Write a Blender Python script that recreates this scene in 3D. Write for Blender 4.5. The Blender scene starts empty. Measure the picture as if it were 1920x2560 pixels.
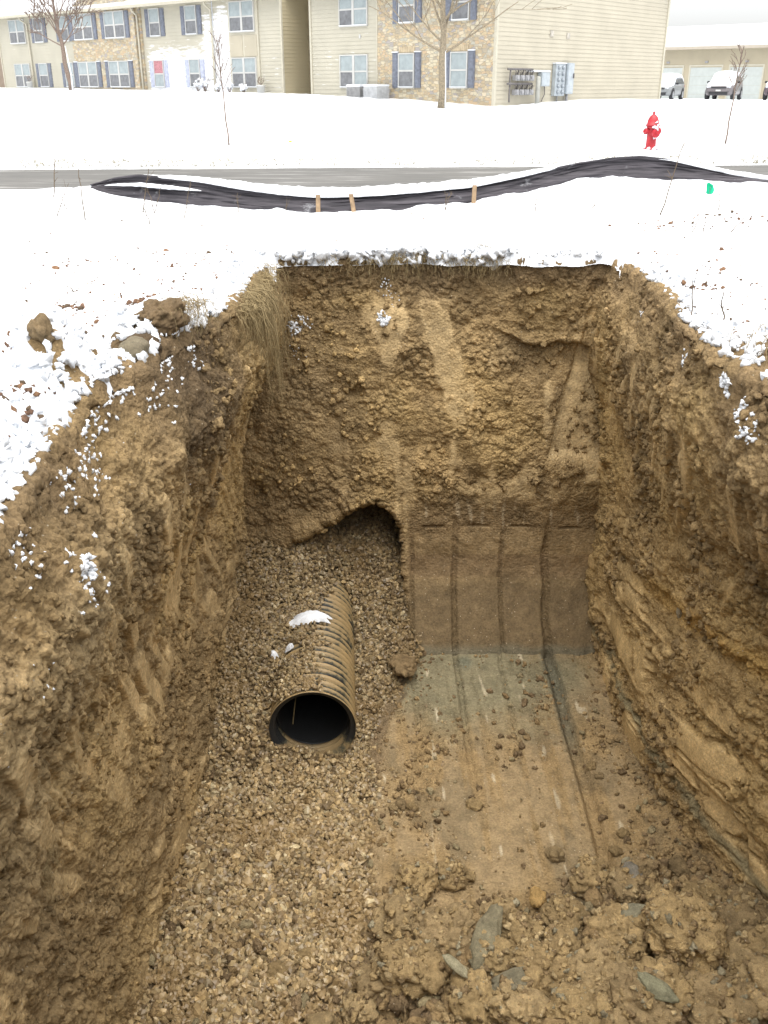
import bpy, bmesh, math, random
import numpy as np
from mathutils import Vector, Matrix
sc = bpy.context.scene
C = sc.collection
R = math.radians
rng = np.random.default_rng(7)
random.seed(7)
F, PITCH, CAMZ = 2361.0, R(24.3), 1.65
CP, SP = math.cos(PITCH), math.sin(PITCH)

def at(px, py, Y=None, z=None):
    """world point seen at a photo pixel, at ground distance Y or height z"""
    u = (px-960)/F; v = (1280-py)/F
    d = (u, CP+v*SP, -SP+v*CP)
    t = Y/d[1] if z is None else (z-CAMZ)/d[2]
    return Vector((d[0]*t, d[1]*t, CAMZ+d[2]*t))

# ------------------------------------------------------------------ noise
_perm = rng.permutation(256).astype(np.int32)
_g = rng.normal(size=(256, 3)); _g /= np.linalg.norm(_g, axis=1)[:, None]; _g = _g.astype(np.float32)
_rv = rng.random((256, 4)).astype(np.float32)
def _h(ix, iy, iz):
    return _perm[(_perm[(_perm[ix & 255]+iy) & 255]+iz) & 255]
def perlin(x, y, z):
    xi = np.floor(x).astype(np.int32); yi = np.floor(y).astype(np.int32); zi = np.floor(z).astype(np.int32)
    xf = (x-xi).astype(np.float32); yf = (y-yi).astype(np.float32); zf = (z-zi).astype(np.float32)
    fu = xf*xf*xf*(xf*(xf*6-15)+10); fv = yf*yf*yf*(yf*(yf*6-15)+10); fw = zf*zf*zf*(zf*(zf*6-15)+10)
    def c(a, b, d):
        g = _g[_h(xi+a, yi+b, zi+d)]
        return g[..., 0]*(xf-a)+g[..., 1]*(yf-b)+g[..., 2]*(zf-d)
    def L(a, b, t): return a+(b-a)*t
    r = L(L(L(c(0,0,0), c(1,0,0), fu), L(c(0,1,0), c(1,1,0), fu), fv),
          L(L(c(0,0,1), c(1,0,1), fu), L(c(0,1,1), c(1,1,1), fu), fv), fw)
    return r*1.5
def fbm(x, y, z, o=4, gain=.5, s=0.0):
    r = 0; a = 1.0; f = 1.0
    for k in range(o):
        r = r+a*perlin(x*f+s+k*17.3, y*f+s*1.7+k*9.1, z*f+k*5.7); a *= gain; f *= 2.03
    return r
def worley(x, y, z):
    xi = np.floor(x).astype(np.int32); yi = np.floor(y).astype(np.int32); zi = np.floor(z).astype(np.int32)
    xf = (x-xi).astype(np.float32); yf = (y-yi).astype(np.float32); zf = (z-zi).astype(np.float32)
    f1 = np.full(xf.shape, 9, np.float32); f2 = f1.copy(); idv = np.zeros(xf.shape, np.float32)
    for a in (-1, 0, 1):
        for b in (-1, 0, 1):
            for d in (-1, 0, 1):
                r = _rv[_h(xi+a, yi+b, zi+d)]
                q = (r[..., 0]+a-xf)**2+(r[..., 1]+b-yf)**2+(r[..., 2]+d-zf)**2
                m = q < f1
                f2 = np.where(m, f1, np.minimum(f2, q)); idv = np.where(m, r[..., 3], idv); f1 = np.where(m, q, f1)
    return np.sqrt(f1), np.sqrt(f2), idv
def ss(a, b, x):
    t = np.clip((x-a)/(b-a), 0, 1); return t*t*(3-2*t)
def mixc(c, k, t):
    return c*(1-t[..., None])+np.array(k, np.float32)*t[..., None]

# ------------------------------------------------------------------ helpers
def tag(o, label=None, cat=None, group=None, kind=None):
    if label: o['label'] = label
    if cat: o['category'] = cat
    if group: o['group'] = group
    if kind: o['kind'] = kind
    return o
def mesh(name, V, Fq, mat=None, parent=None, smooth=True, attrs=None):
    V = np.asarray(V, np.float32).reshape(-1, 3); Fq = np.asarray(Fq, np.int32)
    me = bpy.data.meshes.new(name); n, k = Fq.shape
    me.vertices.add(len(V)); me.vertices.foreach_set('co', V.ravel())
    me.loops.add(n*k); me.loops.foreach_set('vertex_index', Fq.ravel())
    me.polygons.add(n); me.polygons.foreach_set('loop_start', np.arange(0, n*k, k, dtype=np.int32))
    me.polygons.foreach_set('loop_total', np.full(n, k, np.int32))
    me.polygons.foreach_set('use_smooth', np.full(n, smooth, bool))
    for an, av in (attrs or {}).items():
        if av.ndim == 2:
            a = me.color_attributes.new(an, 'FLOAT_COLOR', 'POINT')
            col = np.ones((len(V), 4), np.float32); col[:, :3] = av; a.data.foreach_set('color', col.ravel())
        else:
            a = me.attributes.new(an, 'FLOAT', 'POINT'); a.data.foreach_set('value', av.astype(np.float32).ravel())
    me.update(calc_edges=True); me.validate()
    if mat: me.materials.append(mat)
    o = bpy.data.objects.new(name, me); C.objects.link(o)
    if parent: o.parent = parent
    return o
def empty(name, loc=(0, 0, 0), rz=0.0):
    o = bpy.data.objects.new(name, None); C.objects.link(o); o.location = loc; o.rotation_euler = (0, 0, rz)
    o.empty_display_size = .2
    return o
class MB:
    def __init__(s): s.v = []; s.f = []
    def add(s, V, Fs):
        n = len(s.v); s.v += [tuple(p) for p in V]; s.f += [tuple(i+n for i in q) for q in Fs]; return s
    def box(s, x0, y0, z0, x1, y1, z1):
        return s.add([(x0,y0,z0),(x1,y0,z0),(x1,y1,z0),(x0,y1,z0),(x0,y0,z1),(x1,y0,z1),(x1,y1,z1),(x0,y1,z1)],
                     [(0,3,2,1),(4,5,6,7),(0,1,5,4),(1,2,6,5),(2,3,7,6),(3,0,4,7)])
    def tube(s, pts, rad, n=6, cap=True):
        pts = [Vector(p) for p in pts]
        if not hasattr(rad, '__len__'): rad = [rad]*len(pts)
        V = []; Fs = []
        up = None
        for i, p in enumerate(pts):
            d = (pts[min(i+1, len(pts)-1)]-pts[max(i-1, 0)]).normalized()
            if up is None: up = d.orthogonal().normalized()
            up = (up-d*up.dot(d)).normalized(); w = d.cross(up)
            for k in range(n):
                a = 2*math.pi*k/n; V.append(p+(up*math.cos(a)+w*math.sin(a))*rad[i])
        for i in range(len(pts)-1):
            for k in range(n):
                Fs.append((i*n+k, i*n+(k+1) % n, (i+1)*n+(k+1) % n, (i+1)*n+k))
        if cap: Fs.append(tuple(range(n))[::-1]); Fs.append(tuple((len(pts)-1)*n+k for k in range(n)))
        return s.add(V, Fs)
    def lathe(s, prof, n=20, c=(0, 0, 0), axis='z', lump=0):
        V = []; Fs = []
        for r, h in prof:
            for k in range(n):
                a = 2*math.pi*k/n
                p = (r*math.cos(a), r*math.sin(a), h)
                if axis == 'y': p = (p[0], p[2], p[1])
                if axis == 'x': p = (p[2], p[0], p[1])
                V.append((p[0]+c[0], p[1]+c[1], p[2]+c[2]))
        m = len(prof)
        for i in range(m-1):
            for k in range(n): Fs.append((i*n+k, i*n+(k+1) % n, (i+1)*n+(k+1) % n, (i+1)*n+k))
        Fs.append(tuple(range(n))[::-1]); Fs.append(tuple((m-1)*n+k for k in range(n)))
        return s.add(V, Fs)
    def build(s, name, mat=None, parent=None, smooth=False, bevel=0):
        me = bpy.data.meshes.new(name); me.from_pydata(s.v, [], s.f)
        bm = bmesh.new(); bm.from_mesh(me); bmesh.ops.recalc_face_normals(bm, faces=bm.faces)
        if bevel: bmesh.ops.bevel(bm, geom=bm.edges[:], offset=bevel, segments=2, affect='EDGES', clamp_overlap=True)
        bm.to_mesh(me); bm.free()
        if smooth: me.polygons.foreach_set('use_smooth', [True]*len(me.polygons))
        if mat: me.materials.append(mat)
        o = bpy.data.objects.new(name, me); C.objects.link(o)
        if parent: o.parent = parent
        return o
def grid_faces(nu, nv):
    i = np.arange(nu-1)[:, None]*nv+np.arange(nv-1)[None, :]
    return np.stack([i, i+nv, i+nv+1, i+1], -1).reshape(-1, 4)
def ico(sub):
    bm = bmesh.new(); bmesh.ops.create_icosphere(bm, subdivisions=sub, radius=1)
    V = np.array([v.co[:] for v in bm.verts], np.float32); Fc = np.array([[v.index for v in f.verts] for f in bm.faces], np.int32)
    bm.free(); return V, Fc
ICO = {k: ico(k) for k in (1, 2, 3, 4, 5)}
def rotmats(n):
    q = rng.normal(size=(n, 4)); q /= np.linalg.norm(q, axis=1)[:, None]; w, x, y, z = q.T
    return np.stack([1-2*(y*y+z*z), 2*(x*y-z*w), 2*(x*z+y*w), 2*(x*y+z*w), 1-2*(x*x+z*z), 2*(y*z-x*w),
                     2*(x*z-y*w), 2*(y*z+x*w), 1-2*(x*x+y*y)], 1).reshape(n, 3, 3).astype(np.float32)
def scatter(name, P, S, mat, sub=1, rough=.25, col=None, flat=.75, smooth=True, parent=None, zflat=None):
    """many small irregular lumps as one mesh. P centres, S sizes, col per-lump colour"""
    P = np.asarray(P, np.float32); n = len(P); base, Fc = ICO[sub]; m = len(base)
    var = []
    for k in range(12):
        b = base.copy(); o = rng.random(3)*50
        b *= (1+rough*fbm(b[:, 0]*1.1+o[0], b[:, 1]*1.1+o[1], b[:, 2]*1.1+o[2], 3 if sub > 1 else 2, .6))[:, None]
        b *= np.array([1, .65+.35*rng.random(), flat*(.7+.5*rng.random())], np.float32); var.append(b)
    var = np.array(var)[rng.integers(0, 12, n)]
    V = np.einsum('nij,nmj->nmi', rotmats(n), var)*np.asarray(S, np.float32)[:, None, None]
    if zflat is not None: V[..., 2] *= zflat
    V = V+P[:, None, :]
    Fa = (Fc[None]+(np.arange(n)*m)[:, None, None]).reshape(-1, 3)
    at_ = {}
    if col is not None: at_['col'] = np.repeat(np.asarray(col, np.float32), m, axis=0)
    at_['smo'] = np.zeros(n*m, np.float32)
    return mesh(name, V.reshape(-1, 3), Fa, mat, parent, smooth, at_)

# ------------------------------------------------------------------ materials
def newmat(name, col=(.5, .5, .5), rough=.7, metal=0.0, spec=None):
    m = bpy.data.materials.new(name); m.use_nodes = True
    b = m.node_tree.nodes['Principled BSDF']; b.inputs['Base Color'].default_value = (*col, 1)
    b.inputs['Roughness'].default_value = rough; b.inputs['Metallic'].default_value = metal
    if spec is not None: b.inputs['Specular IOR Level'].default_value = spec
    return m
def N(m, typ, **kw):
    n = m.node_tree.nodes.new(typ)
    for k, v in kw.items():
        if k in n.inputs: n.inputs[k].default_value = v
        else: setattr(n, k, v)
    return n
def LK(m, a, b): m.node_tree.links.new(a, b)
def noisy(name, col, rough=.7, scale=8, amt=.25, bump=.2, metal=0.0, spec=None, detail=5, bscale=None):
    m = newmat(name, col, rough, metal, spec); b = m.node_tree.nodes['Principled BSDF']
    tc = N(m, 'ShaderNodeTexCoord'); n = N(m, 'ShaderNodeTexNoise', Scale=scale, Detail=detail); LK(m, tc.outputs['Object'], n.inputs['Vector'])
    mr = N(m, 'ShaderNodeMapRange'); mr.inputs[1].default_value = .3; mr.inputs[2].default_value = .7
    mr.inputs[3].default_value = 1-amt; mr.inputs[4].default_value = 1+amt; LK(m, n.outputs[0], mr.inputs[0])
    mx = N(m, 'ShaderNodeVectorMath', operation='SCALE'); mx.inputs[0].default_value = col; LK(m, mr.outputs[0], mx.inputs['Scale'])
    LK(m, mx.outputs[0], b.inputs['Base Color'])
    if bump:
        n2 = N(m, 'ShaderNodeTexNoise', Scale=bscale or scale*4, Detail=detail); LK(m, tc.outputs['Object'], n2.inputs['Vector'])
        bp = N(m, 'ShaderNodeBump', Strength=bump, Distance=.02); LK(m, n2.outputs[0], bp.inputs['Height']); LK(m, bp.outputs[0], b.inputs['Normal'])
    return m
def soil_material():
    m = newmat('clay soil', rough=.8, spec=.2); b = m.node_tree.nodes['Principled BSDF']
    ca = N(m, 'ShaderNodeAttribute', attribute_name='col'); sa = N(m, 'ShaderNodeAttribute', attribute_name='smo')
    tc = N(m, 'ShaderNodeTexCoord')
    n1 = N(m, 'ShaderNodeTexNoise', Scale=9, Detail=8, Roughness=.7); LK(m, tc.outputs['Object'], n1.inputs['Vector'])
    n2 = N(m, 'ShaderNodeTexNoise', Scale=46, Detail=6, Roughness=.75); LK(m, tc.outputs['Object'], n2.inputs['Vector'])
    vo = N(m, 'ShaderNodeTexVoronoi', Scale=38, Randomness=1); LK(m, tc.outputs['Object'], vo.inputs['Vector'])
    mr = N(m, 'ShaderNodeMapRange'); mr.inputs[1].default_value = .25; mr.inputs[2].default_value = .75; mr.inputs[3].default_value = .60; mr.inputs[4].default_value = 1.38
    LK(m, n1.outputs[0], mr.inputs[0])
    mr2 = N(m, 'ShaderNodeMapRange'); mr2.inputs[1].default_value = .25; mr2.inputs[2].default_value = .75; mr2.inputs[3].default_value = .60; mr2.inputs[4].default_value = 1.40
    LK(m, n2.outputs[0], mr2.inputs[0])
    mu = N(m, 'ShaderNodeMath', operation='MULTIPLY'); LK(m, mr.outputs[0], mu.inputs[0]); LK(m, mr2.outputs[0], mu.inputs[1])
    sv = N(m, 'ShaderNodeVectorMath', operation='SCALE'); tn = N(m, 'ShaderNodeVectorMath', operation='MULTIPLY'); tn.inputs[1].default_value = (1.05, 1.03, .96); LK(m, ca.outputs['Color'], tn.inputs[0]); LK(m, tn.outputs[0], sv.inputs[0]); LK(m, mu.outputs[0], sv.inputs['Scale'])
    # pale grit
    gv = N(m, 'ShaderNodeTexVoronoi', Scale=26); LK(m, tc.outputs['Object'], gv.inputs['Vector'])
    lt = N(m, 'ShaderNodeMath', operation='LESS_THAN'); LK(m, gv.outputs['Distance'], lt.inputs[0]); lt.inputs[1].default_value = .13
    sp = N(m, 'ShaderNodeSeparateColor'); LK(m, gv.outputs['Color'], sp.inputs[0])
    g2 = N(m, 'ShaderNodeMath', operation='GREATER_THAN'); LK(m, sp.outputs[0], g2.inputs[0]); g2.inputs[1].default_value = .72
    g3 = N(m, 'ShaderNodeMath', operation='MULTIPLY'); LK(m, lt.outputs[0], g3.inputs[0]); LK(m, g2.outputs[0], g3.inputs[1])
    mx = N(m, 'ShaderNodeMix', data_type='RGBA'); LK(m, g3.outputs[0], mx.inputs[0]); LK(m, sv.outputs[0], mx.inputs[6]); mx.inputs[7].default_value = (.5, .42, .30, 1)
    LK(m, mx.outputs[2], b.inputs['Base Color'])
    ad = N(m, 'ShaderNodeMath', operation='MULTIPLY_ADD'); LK(m, vo.outputs['Distance'], ad.inputs[0]); ad.inputs[1].default_value = -.7; LK(m, n2.outputs[0], ad.inputs[2])
    st = N(m, 'ShaderNodeMapRange'); st.inputs[3].default_value = 1.0; st.inputs[4].default_value = .45; LK(m, sa.outputs['Fac'], st.inputs[0])
    bp = N(m, 'ShaderNodeBump', Distance=.028); LK(m, st.outputs[0], bp.inputs['Strength']); LK(m, ad.outputs[0], bp.inputs['Height'])
    LK(m, bp.outputs[0], b.inputs['Normal'])
    rr = N(m, 'ShaderNodeMapRange'); rr.inputs[3].default_value = .86; rr.inputs[4].default_value = .70; LK(m, sa.outputs['Fac'], rr.inputs[0]); LK(m, rr.outputs[0], b.inputs['Roughness'])
    return m
M_soil = soil_material()
def snow_material(name, col=(.74, .765, .80), bump=.35, scale=22):
    m = newmat(name, col, .75, 0, .25); b = m.node_tree.nodes['Principled BSDF']
    tc = N(m, 'ShaderNodeTexCoord'); n = N(m, 'ShaderNodeTexNoise', Scale=scale, Detail=7, Roughness=.65); LK(m, tc.outputs['Object'], n.inputs['Vector'])
    bp = N(m, 'ShaderNodeBump', Strength=bump, Distance=.02); LK(m, n.outputs[0], bp.inputs['Height']); LK(m, bp.outputs[0], b.inputs['Normal'])
    return m
M_snow = snow_material('snow')
def pebble_material():
    m = newmat('wet pebble', rough=.42, spec=.5); b = m.node_tree.nodes['Principled BSDF']
    ca = N(m, 'ShaderNodeAttribute', attribute_name='col'); tc = N(m, 'ShaderNodeTexCoord')
    n = N(m, 'ShaderNodeTexNoise', Scale=30, Detail=4); LK(m, tc.outputs['Object'], n.inputs['Vector'])
    mr = N(m, 'ShaderNodeMapRange'); mr.inputs[1].default_value = .3; mr.inputs[2].default_value = .7; mr.inputs[3].default_value = .75; mr.inputs[4].default_value = 1.2
    LK(m, n.outputs[0], mr.inputs[0])
    sv = N(m, 'ShaderNodeVectorMath', operation='SCALE'); tn = N(m, 'ShaderNodeVectorMath', operation='MULTIPLY'); tn.inputs[1].default_value = (1.0, .97, .86); LK(m, ca.outputs['Color'], tn.inputs[0]); LK(m, tn.outputs[0], sv.inputs[0]); LK(m, mr.outputs[0], sv.inputs['Scale']); LK(m, sv.outputs[0], b.inputs['Base Color'])
    return m
M_peb = pebble_material()

# ------------------------------------------------------------------ terrain
TOPS = [(225, 462, 15.2), (290, 443, 15.2), (345, 436, 15.2), (420, 442, 15.0), (500, 450, 14.7), (620, 470, 14.3), (700, 480, 14.1), (790, 487, 14.0), (900, 485, 14.0), (1030, 476, 14.1), (1180, 462, 14.4),
        (1300, 438, 14.8), (1380, 420, 15.1), (1450, 406, 15.4), (1530, 394, 15.7), (1600, 389, 15.9), (1680, 398, 15.9), (1750, 414, 15.8), (1830, 432, 15.6), (1920, 446, 15.5), (2060, 462, 15.5)]
BOTS = [(225, 470), (290, 486), (345, 494), (420, 502), (500, 509), (620, 520), (700, 523), (790, 525), (900, 522), (1030, 517), (1180, 503), (1300, 483), (1380, 463), (1450, 446), (1530, 436), (1600, 442), (1680, 446), (1750, 449), (1830, 453), (1920, 457), (2060, 470)]
_tp = [at(a, b, Y=Y) for a, b, Y in TOPS]; _bp = [at(b_[0], b_[1], Y=t_[2]-.25) for b_, t_ in zip(BOTS, TOPS)]
_fx = np.array([p.x for p in _bp]); _fz = np.array([p.z for p in _bp]); _fy = np.array([p.y for p in _bp])
_fx = np.concatenate([[-9, -6.2], _fx, [9, 13]]); _fz = np.concatenate([[.0, .05], _fz, [.22, .05]]); _fy = np.concatenate([[15, 15], _fy, [15.2, 15.2]])
def g_terrain(x, y):
    x = np.asarray(x, np.float64); y = np.asarray(y, np.float64)
    far = np.interp(x, [-70, -20, -5, 4.6, 12, 20, 60], [1.62, 1.42, 1.22, .94, 1.0, .97, .97])
    base = -.06+0*x
    hill = np.interp(y, [0, 22.2, 23.2, 25, 32, 40, 46, 60, 400], [0, 0, .22, .34, .55, .85, 1, 1, 1])
    bank = np.interp(y, [0, 22.2, 23.2, 400], [0, 0, 1, 1])
    yy = y-.08*(x+9)*ss(17, 22, y)
    z = np.interp(yy, [0, 16.9, 17.8, 23.2, 23.6, 24.3, 26, 32, 40, 46, 5000],
                  [0, -.03, -.14, -.14, -.04, .05, .20, .42, .68, .9, .9])
    z = z+(far-.9)*ss(26, 50, yy)
    z = z-.40*ss(47, 58, y)*ss(9, 20, x)                                     # parking level
    zf = np.interp(x, _fx, _fz); yf = np.interp(x, _fx, _fy)
    up = np.clip((y-11.2)/(yf-11.2), 0, 1)
    z = z+(zf-.065)*up**1.4*(1-ss(0, 1, (y-yf-.25)/(17.0-yf-.25)))
    return z
def near_bumps(x, y):
    """excavated dirt heaped at the left lip of the pit"""
    b = .42*np.exp(-(((x+2.0)/.23)**2+((y-5.55)/.34)**2))
    b = b+.20*np.exp(-(((x+1.72)/.30)**2+((y-6.5)/.45)**2))
    b = b+.10*np.exp(-(((x+1.6)/.35)**2+((y-7.3)/.5)**2))
    b = b+.14*np.exp(-(((x+2.3)/.5)**2+((y-4.4)/.6)**2))
    b = b+.13*np.exp(-(((x-2.75)/.3)**2+((y-6.1)/.5)**2))
    return b

# ------------------------------------------------------------------ pit plan
LT = np.array([[.4, -2.6], [2.0, -2.3], [2.7, -1.75], [3.4, -1.55], [4.3, -1.60], [5.2, -1.68], [6.0, -1.50], [6.6, -1.36], [7.2, -1.24], [7.9, -1.19], [8.9, -1.20], [9.6, -1.16], [10.6, -1.14]])
RT = np.array([[.4, 3.8], [2.5, 3.4], [4.2, 2.5], [5.6, 2.30], [6.4, 2.22], [7.4, 2.28], [8.3, 2.42], [9.3, 2.46], [10.6, 2.36]])  # near ends of both rims flare wide, out of view, to let in light
YB = 10.15
def YBf(x): return YB+.075*np.sin(2.3*x+1)+.045*np.sin(6.1*x)+.03*np.sin(13.7*x+2)
def lx(y): return np.interp(y, LT[:, 0], LT[:, 1])
def rx(y): return np.interp(y, RT[:, 0], RT[:, 1])
def pit_sd(x, y):
    """positive outside the pit rim (approximate distance)"""
    dl = lx(y)-x; dr = x-rx(y); db = y-YBf(x); dn = .55-y
    return np.maximum.reduce([dl, dr, db, dn])

CB = np.array([.360, .255, .132], np.float32)        # ordinary brown clay
def soil_colour(P, smo, left=0.0):
    x, y, z = P[..., 0], P[..., 1], P[..., 2]
    c = np.broadcast_to(CB, P.shape).copy()
    n = fbm(x*.8, y*.8, z*.8, 3, .5, 31); n2 = fbm(x*2.4, y*2.4, z*2.4, 3, .5, 77)
    c = mixc(c, (.47, .335, .16), ss(0, .6, n)*.7)            # ochre
    c = mixc(c, (.24, .175, .10), ss(.0, .6, -n)*.55)         # dark brown
    c = mixc(c, (.17, .12, .072), ss(-.55, .1, z+.3*n2+.05)*.65)    # topsoil
    c = mixc(c, (.52, .395, .225), smo*.70)
    c = c*(1+.30*n2[..., None])
    return c

def rough_disp(P, amp=1.0):
    x, y, z = P[..., 0], P[..., 1], P[..., 2]
    f1, f2, i1 = worley(x*9+.6*perlin(x*6, y*6, z*6), y*9+.6*perlin(x*6+9, y*6, z*6), z*9)
    g1, g2, i2 = worley(x*23, y*23, z*23)
    patch = ss(-.3, .4, perlin(x*1.7+3, y*1.7, z*1.7))
    d = .055*fbm(x*1.6, y*1.6, z*1.6, 3, .5)+.030*fbm(x*6, y*6, z*6, 3, .55)
    d = d+patch*(.040*(i1-.5)+.035*(.5-f1))+(.5+.5*patch)*(.016*(i2-.5)+.018*(.5-g1))
    d = d-.060*ss(.38, .75, perlin(x*3.1+40, y*3.1, z*3.1))-(.4+.6*patch)*(.022*ss(.14, 0, f2-f1)+.012*ss(.16, 0, g2-g1))+.007*perlin(x*42, y*42, z*42)
    return d*amp, patch

def finish_sheet(name, P, D, smo, mat=M_soil, colf=None, flip=False, kind='structure', keep=None, after=None):
    """displace a parametric sheet along its normals"""
    du = np.gradient(P, axis=0); dv = np.gradient(P, axis=1)
    n = np.cross(du, dv); n /= np.linalg.norm(n, axis=-1)[..., None]+1e-9
    if flip: n = -n
    Q = P+n*D[..., None]
    col = (colf or soil_colour)(P, smo)
    Fq = grid_faces(P.shape[0], P.shape[1])
    if not flip: pass
    o = mesh(name, Q.reshape(-1, 3), Fq, mat, None, True, {'col': col.reshape(-1, 3), 'smo': smo.ravel()})
    tag(o, kind=kind)
    return o, Q, n

def side_wall(name, side):
    ys = [.55]
    ymin = 2.4 if side < 0 else 3.9
    while ys[-1] < 10.75: ys.append(ys[-1]+(.05 if ys[-1] < ymin else max(.0078, .00205*ys[-1])))
    ys = np.array(ys)
    out = np.linspace(1.0, .08, 42)                                   # flange outward from the rim
    arc = np.linspace(0, math.pi/2, 9)
    zz = -.08-np.arange(0, 4.85, .0125)
    Yg = ys[:, None]
    top = (lx if side < 0 else rx)(ys)[:, None]
    if side < 0: bot = np.interp(ys, [0, 2.2, 2.8, 5, 8, 10.8], [-2.6, -2.3, -1.85, -1.76, -1.72, -1.58])[:, None]
    else: bot = np.interp(ys, [0, 4.5, 5.6, 6.45, 7.8, 10.8], [3.2, 3.15, 2.95, 2.68, 2.52, 2.46])[:, None]
    X = np.concatenate([top+side*out[None, :], top+side*.08*(1-np.sin(arc))[None, :],
                        top+(bot-top)*ss(0, 1.9, -zz-.08)[None, :]-side*(.20 if side < 0 else .14)*(ss(0, .55, -zz-.08)*(1-ss(.7, 2.4, -zz-.08)))[None, :]], 1)
    gz = g_terrain(X, Yg)*1.0
    Z = np.concatenate([np.broadcast_to(0*out[None, :], (len(ys), len(out))), np.broadcast_to(-.08*(1-np.cos(arc))[None, :], (len(ys), 9)),
                        np.broadcast_to(zz[None, :], (len(ys), len(zz)))], 1)
    P = np.stack([X, np.broadcast_to(Yg, X.shape), Z], -1).astype(np.float32)
    x, y, z = P[..., 0], P[..., 1], P[..., 2]
    flange = ss(.02, -.12, -(-z)-0) if False else ss(-.25, -.02, z)
    P[..., 2] += (near_bumps(x, y)*ss(-.6, 0, z)-.03*ss(-.1, 0, z)*ss(.05, .2, np.abs(x-top))).astype(np.float32)
    x, y, z = P[..., 0], P[..., 1], P[..., 2]
    # scraped streaks: steep near the top, sweeping to horizontal low down
    w = .5*perlin(y*.7, z*.7, x*0+5)
    q = .75 if side < 0 else .55
    stA = perlin((y+q*z)*5.5+w*2, z*.55+w, x*0+1)+.35*perlin((y+q*z)*14, z*1.2, x*0+2)
    sl = .30 if side > 0 else .42
    stB = perlin(y*.42+w, (z+sl*y*.55)*4.6+w*1.5, x*0+8)+.35*perlin(y*.9, (z+sl*y*.55)*12, x*0+3)
    tb = ss(-1.5, -3.0, z+.5*w) if side > 0 else ss(-2.2, -3.8, z+.4*w)
    st = stA*(1-tb)+stB*tb
    big = perlin(y*.55+11, z*.7, x*0+side*7)
    smo = ss(.02, .24, st+.32*big-(.02 if side > 0 else .03))*ss(-.30, -.8, z+.5*big)
    smo = (smo*(1-.8*ss(.0, .35, perlin(y*2.2, z*2.2, x*0+55)+.4*perlin(y*7, z*5, x*0+56)))).astype(np.float32)
    rd, patch = rough_disp(P)
    # stringy vertical tears
    cut = 1-ss(-.35, -.08, z); rd = rd*(.45+.55*cut); smo = smo*cut
    rd = rd+cut*.020*perlin((y+q*z)*16, z*2.2, x*0+4)*(1-tb)+cut*.020*perlin(y*2.0, (z+sl*y*.55)*15, x*0+6)*tb
    if side < 0:
        nk = ss(6.5, 4.0, y); smo = (smo*(1-.2*nk)).astype(np.float32); rd = rd*(1+.15*nk)
    d = (1-smo)*rd+smo*(.012+.020*perlin(y*1.5, z*1.5, x*0))+.06*perlin(y*.8, z*.9, x*0+21)
    if side > 0:                                                      # long ledges swept by the bucket
        for k, (z0, s_, a) in enumerate([(-3.55, .10, .035), (-3.05, .17, .045), (-2.45, .25, .03), (-4.0, .06, .03)]):
            zl = z0+s_*(9.8-y)+.05*perlin(y*.8, x*0+k, x*0)
            d = d-a*ss(.10, .0, z-zl)*ss(-.34, -.02, z-zl)*ss(10, 8.5, y)
    edge = ss(-.35, 0, z)
    d = d*(1-.25*edge)+edge*(.03*fbm(x*9, y*9, z*9, 3))
    d = d+.04*edge*perlin(y*3.5, z*2, x*0+9)
    def colf(P, smo):
        c = soil_colour(P, smo)
        x, y, z = P[..., 0], P[..., 1], P[..., 2]
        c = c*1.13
        if side > 0:
            c = mixc(c, (.40, .275, .12), .40*ss(-.7, -2, z))
            c = mixc(c, (.19, .18, .12), .7*ss(.10, .02, np.abs(z+4.2-.03*(9.8-y)+.04*perlin(y*2, z*2, x*0))))
            c = mixc(c, (.55, .35, .12), .6*ss(.18, .05, np.abs(z+3.1-.20*(9.8-y)))*ss(8.6, 7.5, y))
        else:
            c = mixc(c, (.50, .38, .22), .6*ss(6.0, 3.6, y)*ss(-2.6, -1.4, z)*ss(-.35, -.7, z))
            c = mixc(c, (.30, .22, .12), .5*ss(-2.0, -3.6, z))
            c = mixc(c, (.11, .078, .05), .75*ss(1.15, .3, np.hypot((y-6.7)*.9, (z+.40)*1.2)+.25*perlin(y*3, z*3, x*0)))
        return c
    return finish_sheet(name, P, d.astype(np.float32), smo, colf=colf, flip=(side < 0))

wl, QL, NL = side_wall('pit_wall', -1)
wr, QR, NR = side_wall('pit_wall', 1)

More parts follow.
